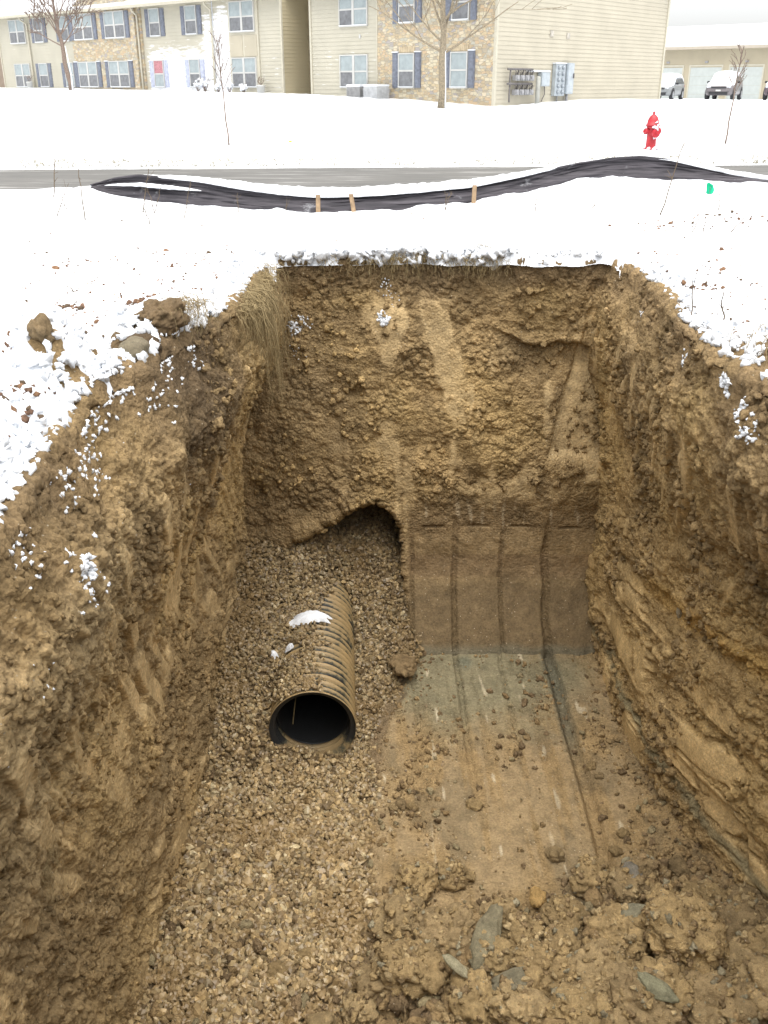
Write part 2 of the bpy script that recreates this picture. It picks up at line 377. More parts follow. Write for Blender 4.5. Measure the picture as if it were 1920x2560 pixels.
def back_wall():
    xs = np.arange(-2.1, 2.95, .0125)
    out = np.linspace(1.0, .06, 36); arc = np.linspace(0, math.pi/2, 7)
    zz = -.06-np.arange(0, 4.55, .0115)
    toe = np.linspace(0, 1, 70)[1:]
    Xg = xs[:, None]
    right = ss(.22, .34, xs+.0*xs)[:, None]
    # profile y(z)
    yr = YB+.05*ss(-2.60, -3.0, zz)[None, :]*right-.10*ss(-.4, -2.4, zz)[None, :]*1.0
    yr = yr-.62*(ss(-3.45, -4.62, zz)**1.6)[None, :]*right
    # undercut hollow high on the right, slanted smooth slot beside it
    hx = ss(1.05, 1.6, xs)[:, None]*ss(2.75, 2.5, xs)[:, None]
    zc = (-.86-.14*(xs-1.7))[:, None]+.05*np.sin(xs*7)[:, None]
    yr = yr+.12*hx*ss(0, -.05, zz[None, :]-zc)*ss(-.75, -.1, zz[None, :]-zc)
    sl = (2.02+.23*(zz+1.3))[None, :]-Xg
    yr = yr+.05*ss(.0, -.05, sl)*ss(-.45, -.55, zz)[None, :]*ss(-2.35, -2.1, zz)[None, :]
    wv = (YBf(xs)-YB)[:, None]
    Yf = np.broadcast_to(yr, (len(xs), len(zz)))+wv*ss(-.8, -.1, zz)[None, :]
    X = np.broadcast_to(Xg, (len(xs), len(out)+7+len(zz)))
    Y = np.concatenate([wv+YB+out[None, :], wv+YB+.06*(1-np.sin(arc))[None, :], Yf], 1)
    Z = np.concatenate([np.zeros((len(xs), len(out))), np.broadcast_to(-.06*(1-np.cos(arc))[None, :], (len(xs), 7)), np.broadcast_to(zz[None, :], (len(xs), len(zz)))], 1)
    P = np.stack([X, Y, Z], -1).astype(np.float32)
    x, y, z = P[..., 0], P[..., 1], P[..., 2]
    low = ss(.22, .34, x+.03*perlin(z*3, x*0, x*0))*ss(-2.62, -3.02, z+.22*perlin(x*2.2, z*0, z*0+3)+.05*perlin(x*8, z*3, z*0+3))
    # smooth scraped patches
    st = perlin(x*2.6+.4*z, z*.8, x*0+12)+.30*perlin(x*11, z*1.4, x*0+13)+.3*perlin(x*4, z*4, x*0+19)
    smo = ss(.12, .34, st+.35*perlin(x*.9, z*.9, x*0+14)+.10*ss(0, 1, x))*ss(-.3, -.6, z)*(1-.8*ss(.1, .5, perlin(x*2.5, z*2.5, x*0+15)))
    smo = smo*(1-.7*ss(-.3, -.9, x))*(1-.6*ss(.25, .6, perlin(x*6, z*6, x*0+23)))*.85
    slab = ss(.0, .06, x-(2.02+.23*(z+1.3)))*ss(-1.1, -1.2, z)*ss(-2.3, -2.15, z)
    smo = np.maximum(smo, slab*.9)
    lowrough = ss(-3.30, -3.0, z+.18*perlin(x*3, z*3, x*0))*.95
    smo = np.maximum(smo*(1-low), low*(1-lowrough)).astype(np.float32)
    rd, patch = rough_disp(P, .85)
    d = (1-smo)*rd*(1-.45*low)+smo*(.012*perlin(x*3, z*3, x*0)+.010*fbm(x*7, z*5, x*0, 4, .6))+.05*perlin(x*.9, z*.9, x*0+31)*(1-low)
    d = d+.025*ss(-2.1, -2.3, z)*ss(-2.62, -2.5, z)*ss(0, .4, x)*(.6+perlin(x*3, z*3, x*0+2))  # ragged bench
    # bucket-tooth grooves
    for gx, wd, a in [(.84, .030, .035), (1.41, .022, .022), (1.94, .040, .045), (.33, .02, .02)]:
        dd = np.abs(x-gx-.03*perlin(z*3, x*0, x*0+gx))
        d = d-low*ss(-2.9, -3.3, z+.3*perlin(x*9, z*4, x*0+gx))*a*ss(wd*1.6, wd*.4, dd)*(1+.5*perlin(z*12, x*9, x*0))
        smo = smo*(1-.8*low*ss(wd*1.8, wd*.8, dd))
    # short horizontal nicks
    for gx in (.58, 1.12, 1.62, 2.2):
        d = d-.035*ss(.14, .11, np.abs(x-gx))*ss(.022, .008, np.abs(z+3.10+.02*(gx > 2)))
    # left lip turns darker / hollow above the pipe
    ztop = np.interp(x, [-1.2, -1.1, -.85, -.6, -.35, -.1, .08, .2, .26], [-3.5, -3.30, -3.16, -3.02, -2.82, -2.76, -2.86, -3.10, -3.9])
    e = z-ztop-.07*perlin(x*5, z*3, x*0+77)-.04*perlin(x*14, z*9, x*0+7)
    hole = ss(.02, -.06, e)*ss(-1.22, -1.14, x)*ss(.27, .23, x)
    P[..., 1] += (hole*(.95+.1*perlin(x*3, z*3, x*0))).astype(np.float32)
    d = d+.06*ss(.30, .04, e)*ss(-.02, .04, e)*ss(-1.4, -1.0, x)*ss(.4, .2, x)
    edge = ss(-.3, 0, z); d = d*(1-.4*edge)+edge*.02*fbm(x*9, y*9, z*9, 3)
    def colf(P, smo):
        c = soil_colour(P, smo)
        x, z = P[..., 0], P[..., 2]
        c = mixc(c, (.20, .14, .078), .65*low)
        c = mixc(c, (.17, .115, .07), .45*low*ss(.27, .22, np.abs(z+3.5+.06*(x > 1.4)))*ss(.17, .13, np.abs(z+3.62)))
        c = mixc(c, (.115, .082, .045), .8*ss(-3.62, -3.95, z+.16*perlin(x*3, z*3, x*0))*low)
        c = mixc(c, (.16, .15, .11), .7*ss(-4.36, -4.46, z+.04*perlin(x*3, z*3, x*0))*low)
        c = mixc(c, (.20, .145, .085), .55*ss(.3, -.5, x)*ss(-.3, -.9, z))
        c = mixc(c, (.17, .12, .07), .6*ss(-.42, -.12, z+.10*perlin(x*2.5, z*2, x*0)))
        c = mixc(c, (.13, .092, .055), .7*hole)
        c = mixc(c, (.60, .50, .36), .55*low*ss(.30, .55, perlin(x*16, z*2.6, x*0+5))*ss(-3.2, -3.0, z))
        return c
    P[..., 1] += (.05*perlin(x*3.3, z*2, x*0+66)*ss(-4.0, -4.4, z)*low).astype(np.float32)
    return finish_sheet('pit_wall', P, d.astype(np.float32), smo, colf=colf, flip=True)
bw, QB, NB = back_wall()

# ------------------------------------------------------------------ pit floor
def gravel_mask(x, y):
    bx = np.interp(y, [3.8, 4.6, 5.3, 6.3, 7.2, 7.9, 8.7, 9.3, 10.6], [.15, -.1, -.05, -.12, -.05, .02, .20, .38, .36])
    return bx+.10*perlin(x*2.2, y*2.2, x*0+2)+.05*perlin(x*7, y*7, x*0)-x
PIPE_C = Vector((-.70, 7.56, -4.09)); PYAW = R(2.2); PD = Vector((-math.sin(PYAW), math.cos(PYAW), 0)); PR = .425
def gravel_h(x, y):
    """surface of the bedding stone around and over the pipe"""
    px_ = PIPE_C.x+PD.x*(y-PIPE_C.y)
    s = x-px_
    back = np.interp(y, [3, 5, 6.6, 7.3, 7.7, 8.4, 9.2, 9.9, 10.4, 11.4], [-4.42, -4.46, -4.50, -4.46, -4.18, -3.84, -3.70, -3.44, -3.20, -3.1])
    left = back+.10*ss(-.2, -.8, s)
    right = np.interp(y, [3, 6.8, 7.6, 8.3, 9.2, 9.9, 10.4, 11.4], [-4.44, -4.48, -4.42, -4.33, -4.18, -3.85, -3.42, -3.2])
    h = left*(1-ss(-.16, .34, s))+right*ss(-.16, .34, s)
    d = gravel_mask(x, y)
    h = h-.30*ss(.45, 0, d)*ss(7.0, 8.5, y)-.05*ss(.2, 0, d)
    return h+.03*fbm(x*2, y*2, x*0, 3)
def rubble_amt(x, y):
    return ss(6.1, 4.9, y+.35*perlin(x*1.2, y*1.2, x*0+4)-.45*ss(.3, 2.2, x))*ss(-.5, .3, x-.4*(y-5))
def floor_sheet():
    ys = [.5]
    while ys[-1] < 11.3: ys.append(ys[-1]+(.05 if ys[-1] < 4.0 else .0115))
    ys = np.array(ys); xs = np.concatenate([np.arange(-3.2, -1.95, .05), np.arange(-1.95, 3.3, .0125), np.arange(3.3, 4.4, .05)])
    X, Y = np.meshgrid(xs, ys, indexing='ij'); x, y = X, Y; o = X*0
    gm = gravel_mask(x, y); gk = ss(-.03, .05, gm)
    fl = -4.50+.02*perlin(x*.8, y*.8, o)+.0*y
    # rises to meet the walls on the right
    fl = fl+.16*ss(.35, .0, rx(y)*0+np.interp(y, [4.5, 5.6, 6.45, 7.8, 10.8], [3.15, 2.95, 2.68, 2.52, 2.46])-x)*ss(7.5, 5.5, y)
    rub = rubble_amt(x, y)
    f1, f2, i1 = worley(x*2.6+.5*perlin(x*3, y*3, o), y*2.6+.5*perlin(x*3, y*3, o+6), o+.5)
    f3, f4, i3 = worley(x*7+.5*perlin(x*8, y*8, o), y*7, o+2.5)
    h1, h2, hi = worley(x*19, y*19, o+1.5)
    fl = fl+rub*(.12+.10*ss(5.6, 4.4, y)+.16*(i1-.35)+.20*(.45-f1)+.06*(.5-f3)+.05*(i3-.5)+.05*fbm(x*3, y*3, o, 4))
    # crumbs dragged over the smooth floor
    cr = ss(.0, .45, perlin(x*1.4, y*.8, o+44)+.35*perlin(x*5, y*3, o+45)+.25*ss(1.5, 2.3, x)+.35*ss(7.0, 5.4, y)-.12)
    strk = perlin(x*7+.3*y, y*.45, o+60)+.4*perlin(x*19, y*.8, o+61)
    smo = ss(-.25, .2, strk+.2)*(1-cr)*(1-rub)
    fl = fl+cr*(1-rub)*(.022*(i3-.3)+.020*(.5-f3)+.016*(.5-h1))+.010*strk*(1-rub)
    for gx, wd, a in [(.86, .03, .035), (1.39, .022, .02), (1.93, .06, .085), (.36, .03, .02)]:
        dd = np.abs(x-gx-.05*perlin(y*.6, o, o+gx*3)-(0 if gx < 1.9 else .03*(9.5-y)*.2))
        a_ = a*(1 if gx > 1.9 else ss(6.4, 8.2, y))
        fl = fl-(1-rub)*a_*ss(wd*1.5, wd*.4, dd); smo = smo*(1-.9*ss(wd*2, wd*.8, dd)*(a_ > .01))
    gh = gravel_h(x, y)-.03
    h = fl*(1-gk)+np.maximum(gh, fl-.02)*gk
    sp_ = np.abs(x-(PIPE_C.x+PD.x*(y-PIPE_C.y)))
    h = np.where((sp_ < PR-.02) & (y > PIPE_C.y+.02) & (h < PIPE_C.z+PR+.03), PIPE_C.z-PR-.06, h)
    h = h+gk*(.012*perlin(x*12, y*12, o))
    P = np.stack([X, Y, h], -1).astype(np.float32)
    h = h+(1-gk)*(.014*fbm(x*3.5, y*2, o+80, 5, .62)+.010*strk*(1-rub))
    smo = (smo*(1-gk)*.8).astype(np.float32)
    col = np.broadcast_to(CB, P.shape).copy()
    n = fbm(x*1.1, y*1.1, o, 3)
    col = mixc(col, (.34, .24, .125), ss(-.2, .5, n))
    col = mixc(col, (.31, .225, .125), .6*rub)
    col = mixc(col, (.255, .195, .12), .8*smo)
    col = mixc(col, (.185, .145, .09), .55*ss(.0, .45, fbm(x*2.2, y*1.1, o+90, 4, .6))*(1-gk))
    gr = ss(.55, -.1, np.hypot((x-1.15)/1.35, (y-9.0)/1.15)-.55+.25*n)*ss(10.3, 9.4, y+0*x)
    col = mixc(col, (.225, .205, .135), .9*gr)
    col = mixc(col, (.14, .145, .11), .8*ss(.16, .04, np.hypot((x-.95)/.9, (y-9.35)/1.4)-.03*n)*(1-gk))
    col = mixc(col, (.13, .13, .10), .7*ss(.13, .04, np.abs(x-1.93))*ss(7.3, 8.2, y))
    col = mixc(col, (.27, .245, .17), .6*ss(.30, .45, perlin(x*1.6, y*1.6, o+71))*rub)
    col = mixc(col, (.19, .14, .088), .8*gk)
    col = mixc(col, (.55, .48, .36), .7*ss(.42, .55, perlin(x*15, y*2.8, o+5)+.1*n)*(1-gk)*(1-rub)*ss(.55, .85, np.abs(((x*1.9) % 1)-.5)*2))
    o_ = mesh('pit_floor', P.reshape(-1, 3), grid_faces(len(xs), len(ys)), M_soil, None, True, {'col': col.reshape(-1, 3), 'smo': smo.ravel()})
    tag(o_, kind='structure')
    return xs, ys, h
FX, FY, FH = floor_sheet()
def floor_z(x, y):
    i = np.clip(np.searchsorted(FX, x), 0, len(FX)-1); j = np.clip(np.searchsorted(FY, y), 0, len(FY)-1)
    return FH[i, j]
# near wall of the pit, under the photographer's feet
nb = MB(); nb.v = []
xs = np.linspace(-3.0, 4.2, 120); zs = np.concatenate([[0], -np.geomspace(.02, 4.9, 90)])
Xn, Zn = np.meshgrid(xs, zs, indexing='ij')
Pn = np.stack([Xn, .55+0*Xn, Zn], -1).astype(np.float32)
Pn[..., 1] += (.05*fbm(Xn*3, Zn*3, Xn*0, 4)).astype(np.float32)
tag(mesh('pit_wall', Pn.reshape(-1, 3), grid_faces(120, 91), M_soil, None, True, {'col': soil_colour(Pn, Xn*0).reshape(-1, 3), 'smo': (Xn*0).ravel()}), kind='structure')

# ------------------------------------------------------------------ gravel (uncountable pebbles)
def gravel():
    n = 36000
    x = rng.uniform(-1.85, .6, n); y = rng.uniform(3.9, 11.0, n)
    dens = np.clip(ss(-.10, .12, gravel_mask(x, y)), 0, 1)
    fade = 1-.55*ss(5.6, 4.2, y+0*x)*ss(-1.2, -.3, x)
    wlx = np.interp(y, [0, 5, 8, 10.8], [-1.80, -1.76, -1.72, -1.58])
    keep = (rng.random(n) < dens*fade) & (x > wlx-.05) & (~((y > 10.2) & ((x < -.9) | (x > .3))))
    x, y = x[keep], y[keep]
    S = (.0175+.020*rng.random(len(x))**1.8)*(1+.15*(y < 7))
    big = rng.random(len(x)) < .03; S[big] *= 1.5
    z = gravel_h(x, y)+rng.uniform(-.02, .022, len(x))
    # drop stones that would sit inside the pipe shell
    s = x-(PIPE_C.x+PD.x*(y-PIPE_C.y)); rr = np.hypot(s, z-PIPE_C.z)
    inside = (rr < PR+.005) & (y > PIPE_C.y-.02)
    x, y, z, S, s = x[~inside], y[~inside], z[~inside], S[~inside], s[~inside]
    # stones lying on top of the pipe
    m = 3800; yy = rng.uniform(7.58, 10.0, m); th = rng.normal(-.42, .40, m)
    cov = .35+.9*perlin(yy*2.2, th*2, yy*0+3)+.5*ss(8.2, 7.7, yy)*ss(.5, .2, np.abs(th+.05))+.9*ss(9.2, 9.8, yy)-.5*ss(.1, .5, th)
    k = (rng.random(m) < cov) & (th < .55); yy = yy[k]; th = th[k]
    S2 = .014+.014*rng.random(len(yy)); r2 = PR+S2*.5
    x2 = PIPE_C.x+PD.x*(yy-PIPE_C.y)+np.sin(th)*r2; z2 = PIPE_C.z+np.cos(th)*r2
    # strays on the clay floor
    m = 900; x3 = rng.uniform(-.2, 2.4, m); y3 = rng.uniform(4.6, 9.4, m)
    k = (gravel_mask(x3, y3) < 0) & (rng.random(m) < ss(-.9, 0, gravel_mask(x3, y3))); x3, y3 = x3[k], y3[k]; z3 = floor_z(x3, y3)+.006
    S3 = .012+.012*rng.random(len(x3))
    P = np.concatenate([np.stack([x, y, z], 1), np.stack([x2, yy, z2], 1), np.stack([x3, y3, z3], 1)]); S = np.concatenate([S, S2, S3])
    cb = np.array([[.30, .22, .125], [.38, .29, .17], [.20, .145, .085], [.42, .31, .17], [.29, .23, .145], [.50, .42, .28]], np.float32)
    col = cb[rng.choice(6, len(P), p=[.29, .24, .2, .11, .12, .04])]*(.68+.55*rng.random((len(P), 1)))
    mud = ss(.05, .5, perlin(P[:, 0]*1.6, P[:, 1]*1.6, P[:, 2]*0+33)+.4*perlin(P[:, 0]*5, P[:, 1]*5, P[:, 2]*0+34))[:, None]*.8
    col = col*(1-mud)+np.array([.27, .19, .10])*mud
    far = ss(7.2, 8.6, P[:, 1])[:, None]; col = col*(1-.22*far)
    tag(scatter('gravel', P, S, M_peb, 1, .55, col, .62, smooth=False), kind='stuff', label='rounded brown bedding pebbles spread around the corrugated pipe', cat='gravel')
gravel()

# ------------------------------------------------------------------ clods
def crumbs():
    n = 11000; x = rng.uniform(-.3, 3.0, n); y = 4.0+5.9*rng.random(n)**1.1
    gm = gravel_mask(x, y); rub = rubble_amt(x, y)
    wr_ = np.interp(y, [4.5, 5.6, 6.45, 7.8, 10.8], [3.15, 2.95, 2.68, 2.52, 2.46])
    pr = (.07+.6*ss(.05, .5, perlin(x*1.4, y*.8, x*0+44)+.3*perlin(x*4, y*3, x*0+46))+.6*rub+.35*ss(.5, .1, wr_-x)+.25*ss(.3, 0, -gm))*(gm < .15)*(x < wr_)
    k = rng.random(n) < pr*(1-.6*ss(8.5, 9.5, y)); x, y, rub = x[k], y[k], rub[k]
    S = .008+.032*rng.random(len(x))**4+.055*rub*rng.random(len(x))**2
    P = np.stack([x, y, floor_z(x, y)+S*.25], 1)
    cb = np.array([[.30, .21, .11], [.22, .155, .09], [.36, .26, .14], [.34, .28, .17]], np.float32)
    col = cb[rng.choice(4, len(P), p=[.4, .3, .2, .1])]*(.8+.4*rng.random((len(P), 1)))
    # crumbs spilled on the gravel near the front and the toe of the left wall
    n = 1700; x = rng.uniform(-1.8, .1, n); y = rng.uniform(4.0, 7.3, n)
    pr = .6*ss(.25, .7, perlin(x*1.3, y*1.3, x*0+91)+.55*ss(5.6, 4.4, y))+.6*ss(-1.55, -1.75, x)
    k = rng.random(n) < pr; x, y = x[k], y[k]; S2 = .012+.05*rng.random(len(x))**3
    P2 = np.stack([x, y, gravel_h(x, y)+.02], 1)
    col2 = cb[rng.choice(4, len(P2), p=[.4, .3, .2, .1])]*(.8+.4*rng.random((len(P2), 1)))
    tag(scatter('soil_crumbs', np.concatenate([P, P2]), np.concatenate([S, S2]), M_soil, 2, .8, np.concatenate([col, col2]), .8), kind='stuff',
        label='loose crumbs of brown clay scattered over the trench floor', cat='soil')
crumbs()
def clod_mesh(name, seed, sub=4, chunky=1.0, elong=(1, .8, .65)):
    V, Fc = ICO[sub]; r = np.random.default_rng(seed); o = r.random(3)*80
    p = V+o
    f1, f2, i1 = worley(p[:, 0]*1.5, p[:, 1]*1.5, p[:, 2]*1.5)
    g1, g2, i2 = worley(p[:, 0]*4.2, p[:, 1]*4.2, p[:, 2]*4.2)
    h1, h2, i3 = worley(p[:, 0]*9, p[:, 1]*9, p[:, 2]*9)
    d = 1+chunky*(.22*(i1-.5)+.16*(.5-f1)+.07*(i2-.5)+.09*(.45-g1)-.05*ss(.16, 0, f2-f1)-.025*ss(.16, 0, g2-g1)+.02*(i3-.5))+.26*fbm(p[:, 0]*.9, p[:, 1]*.9, p[:, 2]*.9, 6, .52)
    return (V*d[:, None]*np.array(elong, np.float32)).astype(np.float32), Fc
def clod(name, loc, size, seed, col, label, cat, group=None, mat=None, elong=(1, .8, .65), chunky=1.0, rot=None, sub=4, smooth=True):
    V, Fc = clod_mesh(name, seed, sub, chunky, elong)
    c = np.broadcast_to(np.array(col, np.float32)*(.85+.3*np.random.default_rng(seed).random()), V.shape)*(1+.35*fbm(V[:, 0]*2+seed, V[:, 1]*2, V[:, 2]*2, 3)[:, None])
    o = mesh(name, V, Fc, mat or M_soil, None, smooth, {'col': c, 'smo': np.full(len(V), .45, np.float32)})
    o.scale = (size,)*3; o.location = loc; o.rotation_euler = rot or (random.uniform(-.3, .3), random.uniform(-.3, .3), random.uniform(0, 6.28))
    if size > .11 and name == 'clay_clod':
        Mx = np.array(o.rotation_euler.to_matrix()); W = (V*size) @ Mx.T+np.array(loc)[None]; CLV.append(W[rng.integers(0, len(W), int(260*(size/.2)**2))])
    return tag(o, label, cat, group)
# big clods in the heap at the near right, from the photograph
CLV = []
BIG = [((1690, 2390), .30), ((1540, 2370), .20), ((1820, 2370), .26), ((1480, 2480), .22), ((1640, 2500), .22), ((1350, 2460), .20), ((1770, 2520), .24), ((1890, 2500), .24),
       ((1180, 2520), .18), ((1030, 2440), .22), ((1110, 2350), .20), ((1000, 2300), .18), ((1300, 2350), .17), ((1420, 2300), .17), ((1560, 2240), .15), ((1660, 2290), .15),
       ((1770, 2260), .15), ((1480, 2200), .16), ((1600, 2180), .12), ((1250, 2290), .13), ((1040, 2190), .16), ((1130, 2170), .13), ((960, 2460), .15), ((900, 2520), .13),
       ((1240, 2420), .14), ((1400, 2400), .13), ((1860, 2300), .16), ((1390, 2125), .085), ((1185, 2000), .07), ((1540, 2115), .06), ((1000, 2000), .06), ((985, 2005), .05), ((1030, 2005), .055),
       ((1480, 1900), .055), ((1500, 1925), .05), ((1110, 1860), .045), ((1560, 2070), .06), ((1620, 2130), .06), ((1010, 1650), .07), ((985, 1690), .05), ((1340, 2050), .04), ((1930, 2450), .2),
       ((1700, 2180), .10), ((800, 2560), .11), ((760, 2380), .075), ((690, 2420), .09), ((1590, 2560), .2), ((1300, 2560), .17), ((1440, 2570), .2)]
cc = [(.40, .29, .15), (.36, .26, .135), (.32, .235, .13), (.42, .31, .17)]
for i, ((px, py), s) in enumerate(BIG):
    p = at(px, py, z=-4.42 if s < .12 else -4.36)
    zf = float(floor_z(p.x, p.y))
    if p.y > 10: p.y = 9.6
    if s > .11:
        lb, gr = 'big crumbly brown clay clod in the heap at the near end of the pit floor', 'clay clods heaped at the near end of the pit floor'
    else:
        lb, gr = 'small dark brown clay clod lying loose on the scraped pit floor', 'clay clods lying loose on the pit floor'
    clod('clay_clod', (p.x, p.y, zf+s*(.42 if s > .11 else .3)), s*(1.22 if s > .11 else 1), 100+i, cc[i % 4], lb, 'clod', gr, chunky=1.25, sub=5 if s > .11 else 4, elong=(1, .85, .7))
_c = [w[w[:, 2] > np.median(w[:, 2])-.02] for w in CLV]; _c = np.concatenate(_c); _c = _c[rng.random(len(_c)) < .8]
_k = np.array([[.40, .29, .15], [.30, .215, .12], [.46, .35, .2], [.34, .30, .21]], np.float32)
tag(scatter('soil_crumbs', _c, .006+.030*rng.random(len(_c))**3.5, M_soil, 2, .9, _k[rng.choice(4, len(_c), p=[.4, .25, .25, .1])]*(.8+.4*rng.random((len(_c), 1))), .8), kind='stuff', label='small clay crumbs lying on the big clods', cat='soil')
p = at(1345, 2245, z=-4.3); clod('rock', p, .085, 501, (.50, .33, .14), 'orange tan angular rock lying in front of the long grey clay lump', 'rock', elong=(1, .8, .7), chunky=.7)
p = at(1215, 2345, z=-4.20); clod('clay_slab', p, .24, 502, (.31, .275, .185), 'long grey green clay slab lying upright between the brown clods', 'clay slab', elong=(.42, 1.1, .30), chunky=.5, rot=(.2, .05, -.35))
p = at(1137, 2412, z=-4.07); clod('rock', p, .10, 503, (.47, .43, .30), 'pale flat oblong stone on the heap at the bottom of the pit', 'rock', elong=(1.0, .38, .28), chunky=.3, rot=(.1, .25, -.75))
p = at(1290, 2450, z=-4.15); clod('clay_slab', p, .17, 504, (.28, .25, .175), 'dark grey flat slab of clay beside the pale oblong stone', 'clay slab', elong=(1.2, .5, .3), chunky=.6, rot=(.1, -.1, .3))
p = at(1580, 2285, z=-4.12); clod('clay_slab', p, .13, 505, (.27, .25, .18), 'small grey green clay lump near the foot of the right wall', 'clay slab', elong=(1.0, .7, .4), chunky=.6)
p = at(1578, 2190, z=-4.20); clod('rock', p, .11, 506, (.30, .275, .235), 'pale grey lump of stone at the upper edge of the rubble heap', 'rock', elong=(1.0, .8, .5), chunky=.6)
p = at(1640, 2470, z=-3.97); clod('clay_slab', p, .12, 507, (.33, .32, .22), 'pale green slab of clay resting on the biggest clods', 'clay slab', elong=(1.3, .5, .35), chunky=.5, rot=(.2, .2, -.6))
p = at(1803, 1628, Y=8.2); 
# pale stone stuck in the right wall
iy = int(np.argmin(np.abs(QR[:, 200, 1]-7.35))); q = QR[iy, int(np.argmin(np.abs(QR[iy, :, 2]+2.62)))]
clod('rock', q, .07, 508, (.48, .42, .31), 'pale stone stuck in the right wall of the pit', 'rock', elong=(.6, .7, 1.3), chunky=.5)
# boulder at the left lip
M_rock = noisy('grey stone', (.30, .27, .20), .8, 12, .3, .4)
clod('rock', (-1.63, 6.05, .07), .115, 509, (.30, .26, .19), 'rounded brown grey stone in the snow at the left lip of the pit', 'rock', elong=(1, .8, .75), chunky=.25)
clod('clay_clod', (-1.98, 5.42, .36), .09, 510, (.30, .22, .13), 'pointed clay lump on the snowy peak at the left lip', 'clod', elong=(.7, .8, 1.0))
clod('clay_clod', (-1.55, 6.55, .19), .20, 511, (.17, .12, .07), 'large dark topsoil clod at the left lip below the dry grass', 'clod', elong=(1, .9, .6), chunky=1.2, sub=5)
clod('clay_clod', (-1.62, 6.25, .05), .15, 512, (.15, .105, .065), 'dark topsoil clod beside the rounded stone at the left lip', 'clod', elong=(1, .9, .7), chunky=1.2)
clod('clay_clod', (2.72, 6.05, .05), .17, 513, (.15, .105, .065), 'dark topsoil clod under the snow at the right lip', 'clod', elong=(1, 1.2, .7), chunky=1.2)
p = at(1010, 1640, z=-4.40); clod('clay_clod', (.22, 9.05, -4.33), .20, 514, (.28, .20, .11), 'wide clay lump at the edge of the gravel beside the grey floor', 'clod', elong=(1.1, .8, .45), chunky=1.1)
# soil lumps stuck to the walls
def wall_lumps():
    Ps, Ss, Cs = [], [], []
    for Q, Nn, m in ((QL, NL, 5000), (QR, NR, 5000), (QB, NB, 2000)):
        a, b = Q.shape[:2]
        i = rng.integers(0, a, m*3); j = rng.integers(50, b-10, m*3)
        p = Q[i, j]; k = (p[:, 1] > 2.3) & (perlin(p[:, 0]*1.3+5, p[:, 1]*1.3, p[:, 2]*1.3) > .05); p = p[k][:m]; nn = Nn[i[k], j[k]][:m]
        if Q is QB: kk = ~((p[:, 0] > .2) & (p[:, 2] < -2.6)); p = p[kk]; nn = nn[kk]
        s = (.006+.030*rng.random(len(p))**3.2)*(.75+.5*(p[:, 1] > 5))
        Ps.append(p+nn*s[:, None]*.2); Ss.append(s)
        Cs.append(soil_colour(p[None], np.zeros((1, len(p)), np.float32))[0]*(.8+.4*rng.random((len(p), 1))))
    tag(scatter('wall_crumbs', np.concatenate(Ps), np.concatenate(Ss), M_soil, 2, .8, np.concatenate(Cs), .8), kind='stuff', label='clay crumbs stuck to the walls of the pit', cat='soil')
wall_lumps()

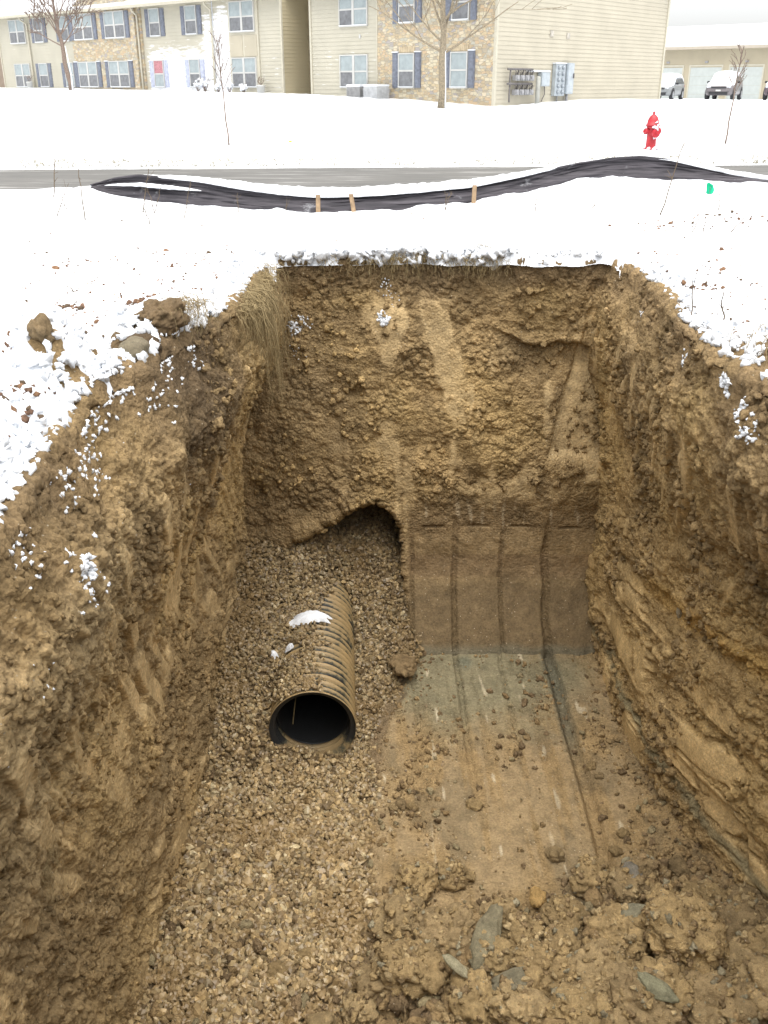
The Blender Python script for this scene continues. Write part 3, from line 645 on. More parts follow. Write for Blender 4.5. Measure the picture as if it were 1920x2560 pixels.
# ------------------------------------------------------------------ snow sheet
def lin(a, b, st): return np.arange(a, b, st)
def snow_sheet():
    xs = np.concatenate([-np.geomspace(400, 6.1, 46), lin(-6.0, -4.2, .06), lin(-4.2, -1.0, .022), lin(-1.0, 2.0, .028), lin(2.0, 4.6, .022), lin(4.6, 7, .06), np.geomspace(7.1, 400, 46)])
    ys = np.concatenate([[-300, -100, -30, -10, -4, -2, -1], lin(-.5, 2.6, .08), lin(2.6, 7.5, .022), lin(7.5, 9.6, .025), lin(9.6, 11.2, .018), lin(11.2, 17.5, .06), lin(17.5, 30, .12), np.geomspace(30, 900, 70)])
    X, Y = np.meshgrid(xs, ys, indexing='ij'); x, y = X, Y; o = X*0
    sd = pit_sd(x, y); g = g_terrain(x, y)
    near = (np.abs(x) < 8) & (y < 18)
    nf = np.zeros(x.shape); nl = nf.copy(); nm = nf.copy()
    xx, yy = x[near], y[near]; oo = xx*0
    nf[near] = fbm(xx*9, yy*9, oo, 4, .6); nl[near] = fbm(xx*1.2, yy*1.2, oo+5, 3); nm[near] = fbm(xx*3.6, yy*3.6, oo+9, 3, .6)
    off = .10+0*x
    off = off+.26*ss(-1.0, -1.3, x)*ss(7.4, 6.6, y)*ss(5.6, 6.2, y)                 # dark topsoil zone
    off = off-.05*ss(5.6, 5.0, y)*ss(0, -1, x)
    off = np.where(y > 9.75, -.020+.0*x, off)
    off = np.where(y > 9.75, off, off-.05*ss(8.2, 9.2, y)*ss(0, 1.5, x))
    off = off+.34*ss(6.9, 6.5, y)*ss(4.9, 5.4, y)*ss(1.5, 2.2, x)*ss(3.4, 2.9, x)
    namp = np.where(y > 9.75, .060, .10)
    m = sd-off+namp*nm+.03*nf*(y < 9.75)+.012*nf
    # bare patches on the heaped dirt
    bare = np.exp(-(((x+2.0)/.13)**2+((y-5.45)/.22)**2))+.8*np.exp(-(((x+1.75)/.16)**2+((y-5.3)/.15)**2))+.8*np.exp(-(((x+1.72)/.20)**2+((y-6.75)/.12)**2))
    bare = bare+.9*np.exp(-(((x+2.55)/.10)**2+((y-7.35)/.06)**2))+.9*np.exp(-(((x+1.95)/.08)**2+((y-7.5)/.05)**2))
    m = m-.55*np.clip(bare+.3*nf-.35, 0, 1)
    near_k = ss(9, 6, np.abs(x))*ss(19, 15, y)
    T = .075+.02*nm+.015*nl
    T = np.where(y > 9.75, T*(.75+.5*perlin(x*2.3, y*.5, o+2))+.02, T)
    lum = ss(.55, .05, sd)*near_k
    m = np.where(y > 9.75, m, np.minimum(m, (sd-.01)*1.3))
    kw = np.where(y > 9.75, .045, .20)
    k = ss(0, 1, m/kw)
    zb = near_bumps(x, y)
    z = g+zb+T*k-np.where(y > 9.75, .05, .03)*(1-k)-np.where(y > 9.75, 0, 1.1)*np.clip(-m, 0, .12)+lum*k*(.05*np.clip(nf+.1, -.3, 1)+.03*nm)+near_k*(.010*nf*.4+.03*nl*.5)
    # wide lumpy snow on the left bank
    lb = ss(-1.2, -1.7, x)*ss(7, 5.5, y)*ss(-3.6, -2.2, x)*ss(2, 3, y)
    z = z+lb*k*(.05*nm+.03*nf)
    z = z+.03*fbm(x*.08, y*.08, o, 2)*ss(26, 34, y)*ss(46, 40, y)+.02*perlin(x*.35, y*.35, o+3)*ss(10.5, 12, y)*(1-near_k*.3)
    road = ss(17.7, 18.0, y)*ss(23.3, 23.15, y-.08*(x+9))
    z = z-.2*road
    V = np.stack([X, Y, z], -1)
    Fq = grid_faces(len(xs), len(ys))
    sdf = sd.ravel(); rf = road.ravel()
    # terrain flag: drop faces hanging inside the pit and faces buried under the carriageway
    mf = m.ravel()
    keep = (sdf[Fq].min(axis=1) > np.where(Y.ravel()[Fq].max(axis=1) > 9.75, -.07, .03)) & (np.where(Y.ravel()[Fq].max(axis=1) > 9.75, .02, .10)+mf[Fq].max(axis=1) > 0) & (rf[Fq].min(axis=1) < .98)
    Fq = Fq[keep]
    o_ = mesh('snow_field', V.reshape(-1, 3), Fq, M_snow, None, True)
    tag(o_, kind='structure')
    return xs, ys, z, m
SX, SY, SZ, SM = snow_sheet()
def snow_z(x, y):
    i = min(max(int(np.searchsorted(SX, x)), 0), len(SX)-1); j = min(max(int(np.searchsorted(SY, y)), 0), len(SY)-1)
    return float(SZ[i, j])
# soil body under the snow as one wide sheet (shows only where snow is missing)
bx = [-400, -2.4, 3.3, 400]; by = [-300, .5, 11.0, 900]
gb = MB()
for (x0, y0, x1, y1) in ((-400, -300, 400, .5), (-400, .5, -2.5, 11.0), (3.4, .5, 400, 11.0), (-400, 11.0, 400, 17.0)):
    gb.add([(x0, y0, -.16), (x1, y0, -.16), (x1, y1, -.16), (x0, y1, -.16)], [(0, 1, 2, 3)])
M_ground = noisy('frozen soil', (.20, .14, .085), .9, 5, .3, .4)
tag(gb.build('ground', M_ground), kind='structure')

# snow lumps: crumbled snow round the rim and small bits on the walls
def snow_bits():
    P = []; S = []
    def put(x, y, z, s): P.append((x, y, z)); S.append(s)
    for k in range(520):                                     # back rim
        x = rng.uniform(-1.25, 1.3) if k % 6 else rng.uniform(1.3, 2.3); s = .016+.060*rng.random()**2.4
        if x > 1.25: s *= .45
        y = float(YBf(x))-.05+.26*rng.random()**1.5
        put(x, y, .05+.05*rng.random()-(.12*rng.random()**1.5 if rng.random() < .4 and y < YBf(x)+.03 else 0)-s*.3, s)
    for k in range(1300):                                     # left rim
        y = rng.uniform(3.0, 9.8); d = abs(rng.normal(0, .22)); x = float(lx(y))-.10-d+.05
        s = .010+.038*rng.random()**2.2
        put(x, y, max(snow_z(x, y), float(near_bumps(x, y)))+.0, s)
    for k in range(420):                                     # right rim
        y = rng.uniform(4.8, 9.6); d = abs(rng.normal(0, .2)); x = float(rx(y))+.05+d
        s = .010+.034*rng.random()**2.2
        put(x, y, max(snow_z(x, y), float(near_bumps(x, y))), s)
    # clusters on the wall faces: (sheet, y or x, z, spread, count, size)
    def onwall(Q, a, axis, z, sp, n, s0):
        for _ in range(n):
            aa = a+rng.normal(0, sp); zz = z+rng.normal(0, sp)
            ii = int(np.argmin(np.abs(Q[:, 120, axis]-aa))); jj = int(np.argmin(np.abs(Q[ii, 52:, 2]-zz)))+52
            q = Q[ii, jj]; put(q[0], q[1], q[2], s0*(.4+.8*rng.random()))
    for a, z, sp, n, s in [(-.98, -.72, .05, 26, .022), (-.88, -.68, .05, 14, .018), (.0+.0, -.66, .03, 22, .03), (-.02, -.60, .025, 12, .02), (-.95, -1.0, .06, 8, .012), (0.02, -.3, .05, 10, .014), (.1, -.42, .06, 6, .012)]:
        onwall(QB, a, 0, z, sp*.8, n*2, s*.75)
    for a, z, sp, n, s in [(3.95, -.42, .05, 34, .028), (3.9, -.52, .05, 14, .018), (4.15, -.60, .03, 8, .014), (3.55, -.2, .08, 20, .02), (4.3, -.2, .10, 26, .022), (4.7, -.25, .10, 22, .02), (3.3, -.6, .06, 8, .012),
                           (5.0, -.32, .06, 10, .018), (5.6, -.05, .1, 26, .022), (5.3, -.1, .1, 22, .022), (4.9, -.05, .12, 26, .026), (6.2, -.1, .1, 20, .02), (5.9, -.2, .08, 16, .02), (6.6, -.12, .08, 14, .02), (2.9, -.9, .06, 6, .012), (6.3, -1.0, .04, 5, .012)]:
        onwall(QL, a, 1, z, sp*.9, int(n*1.3), s*.65)
    for a, z, sp, n, s in [(6.0, -.12, .05, 18, .025), (5.7, -.22, .05, 16, .024), (5.5, -.28, .06, 14, .022), (7.0, -.25, .04, 10, .018), (8.6, -.25, .03, 6, .014)]:
        onwall(QR, a, 1, z, sp*.8, n*2, s*.75)
    tag(scatter('snow_lumps', P, S, M_snow, 2, 1.1, None, .7), kind='stuff', label='crumbled snow along the rim and on ledges of the pit walls', cat='snow')
snow_bits()
# three snow patches lying on the pipe and gravel
def patch(cx, cy, z0, rx_, ry_, seed, label):
    n = 40; V = []; Fs = []
    ths = np.linspace(0, 2*np.pi, 72, endpoint=False); rs = np.linspace(0, 1, 16)
    for r in rs:
        for t in ths:
            rr = 1+.38*float(perlin(np.array([math.cos(t)*2.2+seed]), np.array([math.sin(t)*2.2]), np.array([.5]))[0])+.22*float(perlin(np.array([math.cos(t)*7+seed]), np.array([math.sin(t)*7]), np.array([1.5]))[0])
            x = cx+rx_*rr*r*math.cos(t); y = cy+ry_*rr*r*math.sin(t)
            s = x-(PIPE_C.x+PD.x*(y-PIPE_C.y))
            zp = PIPE_C.z+math.sqrt(max((PR+.02)**2-s*s, 0)) if abs(s) < PR else -9
            zz = max(zp, float(gravel_h(np.array([x]), np.array([y]))[0])+.02)
            V.append((x, y, zz+.050*(1-r**3)-.012*r**6))
    F_ = [(i*72+k, i*72+(k+1) % 72, (i+1)*72+(k+1) % 72, (i+1)*72+k) for i in range(15) for k in range(72)]
    tag(mesh('snow_patch', V, F_, M_snow), label, 'snow patch')
patch(-.82, 8.95, 0, .23, .12, 3.3, 'largest white snow patch, lying on top of the corrugated pipe')
patch(-1.15, 8.38, 0, .040, .035, 8.1, 'small snow patch on the gravel left of the pipe, farther left of two')
patch(-.99, 8.44, 0, .045, .03, 12.9, 'small snow patch on the gravel close to the pipe, right of its neighbour')

# dirt specks on the snow
def specks():
    P, S = [], []
    for k in range(1300):
        if rng.random() < .62: x = -1.25-abs(rng.normal(0, 1.2)); y = rng.uniform(5.2, 10.6)
        elif rng.random() < .6: x = 2.4+abs(rng.normal(0, .7)); y = rng.uniform(6.0, 10.5)
        else: x = rng.uniform(-5, 6); y = rng.uniform(10.3, 13.5)
        if pit_sd(np.array(x), np.array(y)) < .1: continue
        if y > 10.3 and rng.random() < .75: continue
        s = .006+.013*rng.random()**3
        if rng.random() < .03: s *= 2.2
        P.append((x, y, snow_z(x, y)+.002)); S.append(s)
    for cx_, cy_, sp, n in [(-2.55, 7.35, .09, 60), (-1.95, 7.5, .06, 30), (-2.2, 6.4, .15, 60), (3.0, 6.4, .15, 70), (4.5, 12.4, .3, 30), (3.4, 12.0, .25, 26), (-1.9, 4.9, .15, 60), (-2.5, 5.2, .2, 40), (-2.1, 4.2, .2, 60), (2.7, 8.2, .12, 30)]:
        for _ in range(n):
            x = cx_+rng.normal(0, sp); y = cy_+rng.normal(0, sp*.7)
            if pit_sd(np.array(x), np.array(y)) < .05: continue
            P.append((x, y, snow_z(x, y)+.003)); S.append(.009+.022*rng.random()**2)
    col = np.array([[.20, .12, .085], [.14, .10, .07], [.27, .16, .10]], np.float32)[rng.integers(0, 3, len(P))]
    tag(scatter('soil_specks', P, S, M_soil, 1, .8, col, .7), kind='stuff', label='crumbs of dark soil thrown over the snow beside the pit', cat='soil')
specks()

# ------------------------------------------------------------------ dry grass
M_grass = noisy('dry grass', (.27, .205, .10), .85, 30, .35, 0)
M_stem = noisy('dead weed stem', (.11, .08, .05), .9, 30, .3, 0)
def strands(name, items, label, mat=M_grass, kind='stuff'):
    """items: list of (point list, radius)"""
    V, Fs = [], []
    for pts, r in items:
        pts = np.array(pts, np.float32); n = len(pts)
        d = np.gradient(pts, axis=0); d /= np.linalg.norm(d, axis=1)[:, None]+1e-9
        a = np.cross(d, [0.31, .2, .93]); a /= np.linalg.norm(a, axis=1)[:, None]+1e-9; b = np.cross(d, a)
        rr = r*np.linspace(1, .35, n)[:, None]; b0 = len(V)*0
        base = sum(len(v) for v in V)
        ring = np.stack([pts+a*rr, pts-a*rr*.5+b*rr*.87, pts-a*rr*.5-b*rr*.87], 1).reshape(-1, 3); V.append(ring)
        for i in range(n-1):
            for k in range(3): Fs.append((base+i*3+k, base+i*3+(k+1) % 3, base+(i+1)*3+(k+1) % 3, base+(i+1)*3+k))
    return tag(mesh(name, np.concatenate(V), Fs, mat, None, False), label, 'dry grass', kind=kind)
def hang(p, out, ln, r=.0022, curl=.5, n=8):
    p = np.array(p, float); out = np.array(out, float); pts = []
    j = rng.normal(0, .12, 3)
    for i in range(n):
        t = i/(n-1); q = p+out*(1-math.exp(-3*t))*ln*.28+np.array([j[0]*t*t*.4, j[1]*t*t*.5, 0])*ln
        q[2] += ln*(.10*math.sin(min(t*4, math.pi))-.95*t**1.25)+rng.normal(0, .006)
        q[0] += rng.normal(0, .012); q[1] += rng.normal(0, .016)
        pts.append(q)
    return pts, r
it = []
for k in range(460):
    y = rng.uniform(7.6, 9.5) if k % 3 else rng.normal(8.3, .3); it.append(hang((float(lx(y))+rng.uniform(-.04, .13), y, rng.uniform(-.06, .08)), (.75+rng.normal(0, .25), rng.normal(0, .5), 0), (.22+.78*rng.random()**1.4)*(1.0 if y < 8.9 else .55)*(.55 if y < 7.9 else 1), .0030))
for k in range(120):
    x = rng.uniform(-1.2, -.9); it.append(hang((x, YB+.02, rng.uniform(-.05, .05)), (rng.normal(0, .3), -.35, 0), .15+.25*rng.random(), .0025))
strands('hanging_grass', it, 'mat of dry yellow grass roots hanging over the far left corner of the pit')
it = []
for cx_, n, w in ((.03, 90, .18), (-.35, 40, .3), (.45, 60, .15), (1.05, 70, .13), (.75, 30, .25)):
    for k in range(n):
        x = rng.normal(cx_, w); it.append(hang((x, float(YBf(x))-.06+.04*rng.random(), rng.uniform(-.03, .05)), (rng.normal(0, .8), -.5, 0), .08+.20*rng.random(), .0030))
for k in range(40):
    x = rng.normal(1.05, .12); it.append(([(x, YB+.05, .03), (x+rng.normal(0, .04), YB+.03, .10), (x+rng.normal(-.05, .08), YB-.02, .13+.06*rng.random())], .002))
strands('rim_grass', it, 'tufts of dry grass under the snow lip along the far rim')
it = []
for k in range(170):
    x = rng.normal(-1.42, .10); y = rng.normal(6.75, .14); it.append(hang((x, y, .22+.06*rng.random()), (rng.normal(.5, .5), rng.normal(-.3, .5), .2), .10+.18*rng.random(), .0022))
strands('rim_grass', it, 'clump of yellow dry grass on the dark clod at the left lip')
it = []
for k in range(70):
    x = rng.normal(2.62, .12); y = rng.normal(5.9, .16); it.append(hang((x, y, .20), (rng.normal(-.3, .6), rng.normal(-.2, .5), .3), .15+.25*rng.random(), .0028))
strands('rim_grass', it, 'loose pale grass roots over the dark clod at the right lip')
it = []
for k in range(26):
    i = int(np.argmin(np.abs(QL[:, 120, 1]-rng.normal(3.75, .07)))); j = int(np.argmin(np.abs(QL[i, 52:, 2]+2.05+rng.normal(0, .04))))+52
    q = QL[i, j]; it.append(hang((q[0]+.01, q[1], q[2]), (.25, rng.normal(-.2, .3), 0), .15+.28*rng.random(), .0013))
strands('rim_grass', it, 'thin pale rootlets hanging from the lower left wall')
it = []
for k in range(170):                                            # fine roots poking out of the walls
    Q, Nn = ((QL, NL), (QR, NR), (QB, NB))[k % 3]; i = rng.integers(0, Q.shape[0]); j = rng.integers(60, 300)
    q = Q[i, j]; n_ = Nn[i, j]
    if q[1] < 2.5: continue
    it.append(hang(q, n_*.6+rng.normal(0, .5, 3), .04+.12*rng.random(), .0013))
strands('wall_roots', it, 'fine pale rootlets sticking out of the pit walls')
# standing weeds: each stem is a thing of its own
def weed(px, py0, tx, ty, Y, label, r=.0085, side=3):
    a = at(px, py0, Y=Y); b = at(tx, ty, Y=Y+.05); z0 = snow_z(a.x, Y); off = Vector((0, 0, z0-.03-a.z)) if abs(z0-a.z) < .35 else Vector((0, 0, 0))
    a = a+off
    mb = MB(); n = 7; pts = [a.lerp(b, i/(n-1))+Vector((rng.normal(0, .006), rng.normal(0, .006), 0)) for i in range(n)]
    mb.tube(pts, [r*(1-.55*i/(n-1)) for i in range(n)], 5)
    for k in range(side):
        i = rng.integers(2, n-1); q = pts[i]; dr = (b-a).normalized()*.5+Vector(rng.normal(0, .5, 3)); mb.tube([q, q+dr*.06, q+dr*.11], [r*.6, r*.4, r*.25], 4)
    tag(mb.build('weed_stem', M_stem, smooth=True), label, 'dead weed', 'dead weed stems standing in the snow')
GW = 'thin dead weed stem standing in the snow'
weed(137, 512, 137, 370, 14.5, 'tall straight weed stem at the far left of the snow'); weed(213, 555, 195, 420, 12.6, 'dark leaning weed stem right of the straight tall one')
weed(140, 548, 172, 458, 12.8, 'weed stem crossing another one at the far left', .0065); weed(170, 530, 150, 480, 13.2, 'short stem leaning across the crossing weed', .0065)
weed(376, 562, 357, 512, 12.3, 'short stem pointing down right below the dark fence', .0075); weed(355, 512, 372, 408, 13.4, 'tan stem rising in front of the left fold of the fence', .0075)
weed(385, 505, 370, 470, 13.4, 'small stem beside the tan one at the fence', .0065); weed(457, 540, 478, 445, 12.9, 'slanting stem before the middle of the fence', .0065)
weed(380, 500, 403, 465, 13.4, 'twin stem leaning right at the fence', .0065); weed(594, 513, 594, 482, 13.5, 'short upright stem at the fence, right of the slanting one', .0065)
weed(1652, 512, 1713, 348, 12.6, 'longest leaning weed stem near the red hydrant', .009); weed(1827, 565, 1873, 525, 11.5, 'slanting twig lying in the snow below the green flag', .0075, 0)
weed(1801, 502, 1799, 465, 13.0, 'short upright stem beside the green flag', .0065); weed(1340, 512, 1341, 488, 13, 'tiny upright stem right of the fence stakes', .0065)
weed(1478, 502, 1503, 488, 13, 'tiny bent stem on the slope below the fence', .0065); weed(710, 515, 718, 497, 13.4, 'tiny tan stem before the double stake', .006)
weed(1110, 508, 1130, 478, 13.4, 'tan grass stem leaning right before the single stake', .0065); weed(1114, 508, 1118, 482, 13.4, 'tan grass stem upright before the single stake', .0065)
weed(193, 760, 178, 718, 7.9, 'short dry stem in the dirty snow left of the pit', .006); weed(1738, 745, 1733, 700, 7.3, 'dry grass stem in the snow right of the pit', .0065); weed(1820, 770, 1808, 720, 7.0, 'broad dry blade in the snow right of the pit', .0075)
weed(1735, 556, 1747, 541, 11.6, 'short twig nearest the green flag', .0065); weed(1761, 562, 1765, 543, 11.6, 'short twig below the green flag', .0065)

# ------------------------------------------------------------------ corrugated pipe
M_pipe = newmat('muddy black plastic', (.03, .03, .03), .45, 0, .5)
def _pm(m):
    b = m.node_tree.nodes['Principled BSDF']; tc = N(m, 'ShaderNodeTexCoord')
    n = N(m, 'ShaderNodeTexNoise', Scale=4.5, Detail=8, Roughness=.7); LK(m, tc.outputs['Object'], n.inputs['Vector'])
    at_ = N(m, 'ShaderNodeAttribute', attribute_name='mud')  # mud cover, plus the shade painted into the shell's rib valleys
    ad = N(m, 'ShaderNodeMath', operation='ADD'); LK(m, n.outputs[0], ad.inputs[0]); LK(m, at_.outputs['Fac'], ad.inputs[1])
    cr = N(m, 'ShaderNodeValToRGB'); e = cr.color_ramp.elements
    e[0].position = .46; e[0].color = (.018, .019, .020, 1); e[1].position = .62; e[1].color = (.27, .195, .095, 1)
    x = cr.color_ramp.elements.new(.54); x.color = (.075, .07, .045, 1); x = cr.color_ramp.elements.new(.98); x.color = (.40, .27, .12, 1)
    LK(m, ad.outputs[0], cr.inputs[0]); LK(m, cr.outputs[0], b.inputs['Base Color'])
    n2 = N(m, 'ShaderNodeTexNoise', Scale=60, Detail=4); LK(m, tc.outputs['Object'], n2.inputs['Vector'])
    bp = N(m, 'ShaderNodeBump', Strength=.5, Distance=.01); LK(m, n2.outputs[0], bp.inputs['Height']); LK(m, bp.outputs[0], b.inputs['Normal'])
_pm(M_pipe)
pipe = empty('drain_pipe', PIPE_C, PYAW)
tag(pipe, 'muddy black corrugated drain pipe half buried in gravel on the pit floor', 'drain pipe')
def pipe_tube(name, r0, amp, y0, y1, mud, pitch=.104, nseg=96, taper=0, thick=.005):
    ys = np.arange(y0, y1, .008); th = np.linspace(0, 2*np.pi, nseg+1)[:-1]
    ph = (ys-y0)/pitch*2*np.pi
    prof = np.sign(np.cos(ph))*np.abs(np.cos(ph))**.6
    r = r0-amp+amp*prof
    if amp: r = np.where(ys < y0+.03, r0+.002, r)
    Yo, T = np.meshgrid(ys, th, indexing='ij'); Ro = np.broadcast_to(r[:, None], Yo.shape)
    Ri = Ro-thick
    V1 = np.stack([Ro*np.sin(T), Yo, Ro*np.cos(T)], -1); V2 = np.stack([Ri*np.sin(T), Yo, Ri*np.cos(T)], -1)
    n, m = Yo.shape; V = np.concatenate([V1.reshape(-1, 3), V2.reshape(-1, 3)])
    i, j = np.meshgrid(np.arange(n-1), np.arange(m), indexing='ij'); j2 = (j+1) % m
    f = np.stack([i*m+j, i*m+j2, (i+1)*m+j2, (i+1)*m+j], -1).reshape(-1, 4); f2 = f[:, ::-1]+n*m
    jj = np.arange(m); jk = (jj+1) % m; lip = np.stack([jj, jj+n*m, jk+n*m, jk], -1)
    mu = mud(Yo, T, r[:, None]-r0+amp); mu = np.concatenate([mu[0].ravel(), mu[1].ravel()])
    return mesh(name, V, np.concatenate([f, f2, lip]), M_pipe, pipe, True, {'mud': mu})
def mud_shade_out(y, t, rel):
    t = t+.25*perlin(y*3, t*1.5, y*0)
    s = np.sin(t); top = .08+.10*ss(.3, 1.0, s)*0-.12*ss(.8, 2.3, y)*ss(.5, 1, s)+.16*rel/.026  # rel term blackens the rib valleys: their shade painted in with the mud
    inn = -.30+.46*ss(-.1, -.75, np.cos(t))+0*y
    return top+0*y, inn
pipe_tube('corrugated_shell', PR, .026, 0, 3.3, mud_shade_out)
def mud_in(y, t, rel):
    inn = -.40+.38*ss(-.86, -.98, np.cos(t))*ss(.7, 1.2, y)+0*y
    return inn-.5, inn
pipe_tube('inner_liner', PR-.062, 0, .22, 3.3, mud_in, thick=.008)
mbr = MB()
tw = [(-.23, .42, -.30), (-.20, .62, -.10), (-.17, .9, .10)]
mbr.tube(tw, .007, 5)
o = mbr.build('straw', M_grass, smooth=True); o.location = PIPE_C; o.rotation_euler = (0, 0, PYAW); tag(o, 'thin pale straw leaning inside the mouth of the pipe', 'straw')

# ------------------------------------------------------------------ road
xs = np.concatenate([-np.geomspace(300, 20, 30), np.arange(-19.8, 20, .1), np.geomspace(20, 300, 30)]); vv = np.linspace(0, 1, 80)
X, V_ = np.meshgrid(xs, vv, indexing='ij'); Yr = 16.7+V_*(23.45+.08*(np.clip(X, -60, 60)+9)-16.7)
Zr = -.135+.05*V_*(1-V_)+.003*perlin(X*3, Yr*3, X*0)
M_road = newmat('slushy asphalt', rough=.7); 
def _rd(m):
    b = m.node_tree.nodes['Principled BSDF']; tc = N(m, 'ShaderNodeTexCoord'); mp = N(m, 'ShaderNodeMapping'); mp.inputs['Scale'].default_value = (.12, 1.0, 1); LK(m, tc.outputs['Object'], mp.inputs[0])
    n = N(m, 'ShaderNodeTexNoise', Scale=3.5, Detail=7, Roughness=.7); LK(m, mp.outputs[0], n.inputs['Vector'])
    cr = N(m, 'ShaderNodeValToRGB'); e = cr.color_ramp.elements; e[0].position = .3; e[0].color = (.075, .075, .07, 1); e[1].position = .78; e[1].color = (.6, .61, .61, 1)
    x = e.new(.55); x.color = (.13, .125, .115, 1); x = e.new(.68); x.color = (.34, .335, .32, 1)
    LK(m, n.outputs[0], cr.inputs[0]); LK(m, cr.outputs[0], b.inputs['Base Color'])
_rd(M_road)
tag(mesh('road', np.stack([X, Yr, Zr], -1).reshape(-1, 3), grid_faces(len(xs), 80), M_road), kind='structure')
# strip of dead verge grass and grit at the far kerb
it = []
for k in range(5200):
    x = rng.uniform(-14, 15); y = 23.25+.08*(x+9)+rng.uniform(0, .45); z = -.10+.12*(y-23.25-.08*(x+9))/.45
    h = .03+.07*rng.random(); it.append(([(x, y, z), (x+rng.normal(0, .02), y-.01, z+h*.6), (x+rng.normal(0, .05), y-.02, z+h)], .008))
strands('verge_grass', it, 'thin strip of dead grass and grit along the far edge of the road', noisy('verge grass', (.33, .30, .22), .9, 20, .3, 0))

# ------------------------------------------------------------------ silt fence
M_fab = newmat('black woven fabric', (.045, .043, .050), .85, 0, .3)
def _fb(m):
    b = m.node_tree.nodes['Principled BSDF']; tc = N(m, 'ShaderNodeTexCoord'); mp = N(m, 'ShaderNodeMapping'); mp.inputs['Scale'].default_value = (1.2, 1.2, 22); LK(m, tc.outputs['Object'], mp.inputs[0])
    n = N(m, 'ShaderNodeTexNoise', Scale=1.6, Detail=6); LK(m, mp.outputs[0], n.inputs['Vector'])
    bp = N(m, 'ShaderNodeBump', Strength=.7, Distance=.04); LK(m, n.outputs[0], bp.inputs['Height']); LK(m, bp.outputs[0], b.inputs['Normal'])
    cr = N(m, 'ShaderNodeValToRGB'); e = cr.color_ramp.elements; e[0].position = .35; e[0].color = (.03, .028, .033, 1); e[1].position = .7; e[1].color = (.085, .078, .088, 1)
    n3 = N(m, 'ShaderNodeTexNoise', Scale=2.2, Detail=9, Roughness=.75); LK(m, tc.outputs['Object'], n3.inputs['Vector'])
    m3 = N(m, 'ShaderNodeMapRange'); m3.inputs[1].default_value = .60; m3.inputs[2].default_value = .78; m3.inputs[4].default_value = .55; LK(m, n3.outputs[0], m3.inputs[0])
    LK(m, n.outputs[0], cr.inputs[0]); mx = N(m, 'ShaderNodeMix', data_type='RGBA'); LK(m, m3.outputs[0], mx.inputs[0]); LK(m, cr.outputs[0], mx.inputs[6]); mx.inputs[7].default_value = (.7, .72, .75, 1); LK(m, mx.outputs[2], b.inputs['Base Color'])
_fb(M_fab)
fence = empty('silt_fence', (0, 0, 0)); tag(fence, 'sagging black fabric silt fence with snow along its top beside the road', 'silt fence')
tp = [at(a, b, Y=Y) for a, b, Y in TOPS]; bp_ = [at(b_[0], b_[1], Y=t_[2]-.25) for b_, t_ in zip(BOTS, TOPS)]
def resample(pts, n):
    P = np.array([p[:] for p in pts]); s = np.concatenate([[0], np.cumsum(np.linalg.norm(np.diff(P, axis=0), axis=1))]); t = np.linspace(0, s[-1], n)
    Q = np.stack([np.interp(t, s, P[:, k]) for k in range(3)], 1)
    for _ in range(6): Q[1:-1] = (Q[:-2]+2*Q[1:-1]+Q[2:])/4
    return Q
NF = 420; TPQ = resample(tp, NF)
BT = np.array([p[:] for p in bp_]); BQ = np.stack([np.interp(TPQ[:, 0], [p.x for p in tp], BT[:, k]) for k in range(3)], 1)
vv = np.linspace(0, 1, 26)[None, :, None]
S_ = TPQ[:, None, :]*(1-vv)+BQ[:, None, :]*vv
sx = S_[..., 0]; sv = np.broadcast_to(vv[..., 0], sx.shape)
pull = .05*perlin(sx*1.1+sv*3.2*np.sign(sx-1), sv*6, sx*0+3)+.03*perlin(sx*2.5+sv*6, sv*14, sx*0+8)
S_[..., 1] += (pull+.10*np.sin(sv*math.pi))*ss(0, .15, sv); S_[..., 2] += .012*perlin(sx*2.5, sv*9, sx*0)*(sv > .05)
S_[:, -1, 2] -= .12
fb = mesh('fabric', S_.reshape(-1, 3), grid_faces(NF, 26), M_fab, fence)
md = fb.modifiers.new('thick', 'SOLIDIFY'); md.thickness = .006
# snow cap riding on the top hem and drifting down its far side
cap = []
wS = np.interp(TPQ[:, 0], [at(a, 450, Y=15).x for a in (240, 345, 420, 620, 790, 1000, 1180, 1330, 1420, 1560, 1660, 1720, 1900)],
               [.04, .05, .10, .22, .26, .26, .22, .14, .05, .012, .012, .10, .14])
for k, a in enumerate(np.linspace(-.15, 3.3, 18)):
    th = wS*(1+.18*perlin(TPQ[:, 0]*7, TPQ[:, 0]*0+a, TPQ[:, 0]*0)+.12*perlin(TPQ[:, 0]*22, TPQ[:, 0]*0+a*2, TPQ[:, 0]*0))
    cap.append(np.stack([TPQ[:, 0], TPQ[:, 1]+.35*th-np.cos(a)*th*.55, TPQ[:, 2]-.02+np.sin(a)*th*.40+.0*a], 1))
cap = np.stack(cap, 1)
back = cap[:, -1].copy(); back[:, 1] += .9; back[:, 2] = np.minimum(g_terrain(back[:, 0], back[:, 1])-.05, back[:, 2]-.1); cap = np.concatenate([cap, back[:, None]], 1)
mesh('snow_cap', cap.reshape(-1, 3), grid_faces(NF, 19), M_snow, fence)
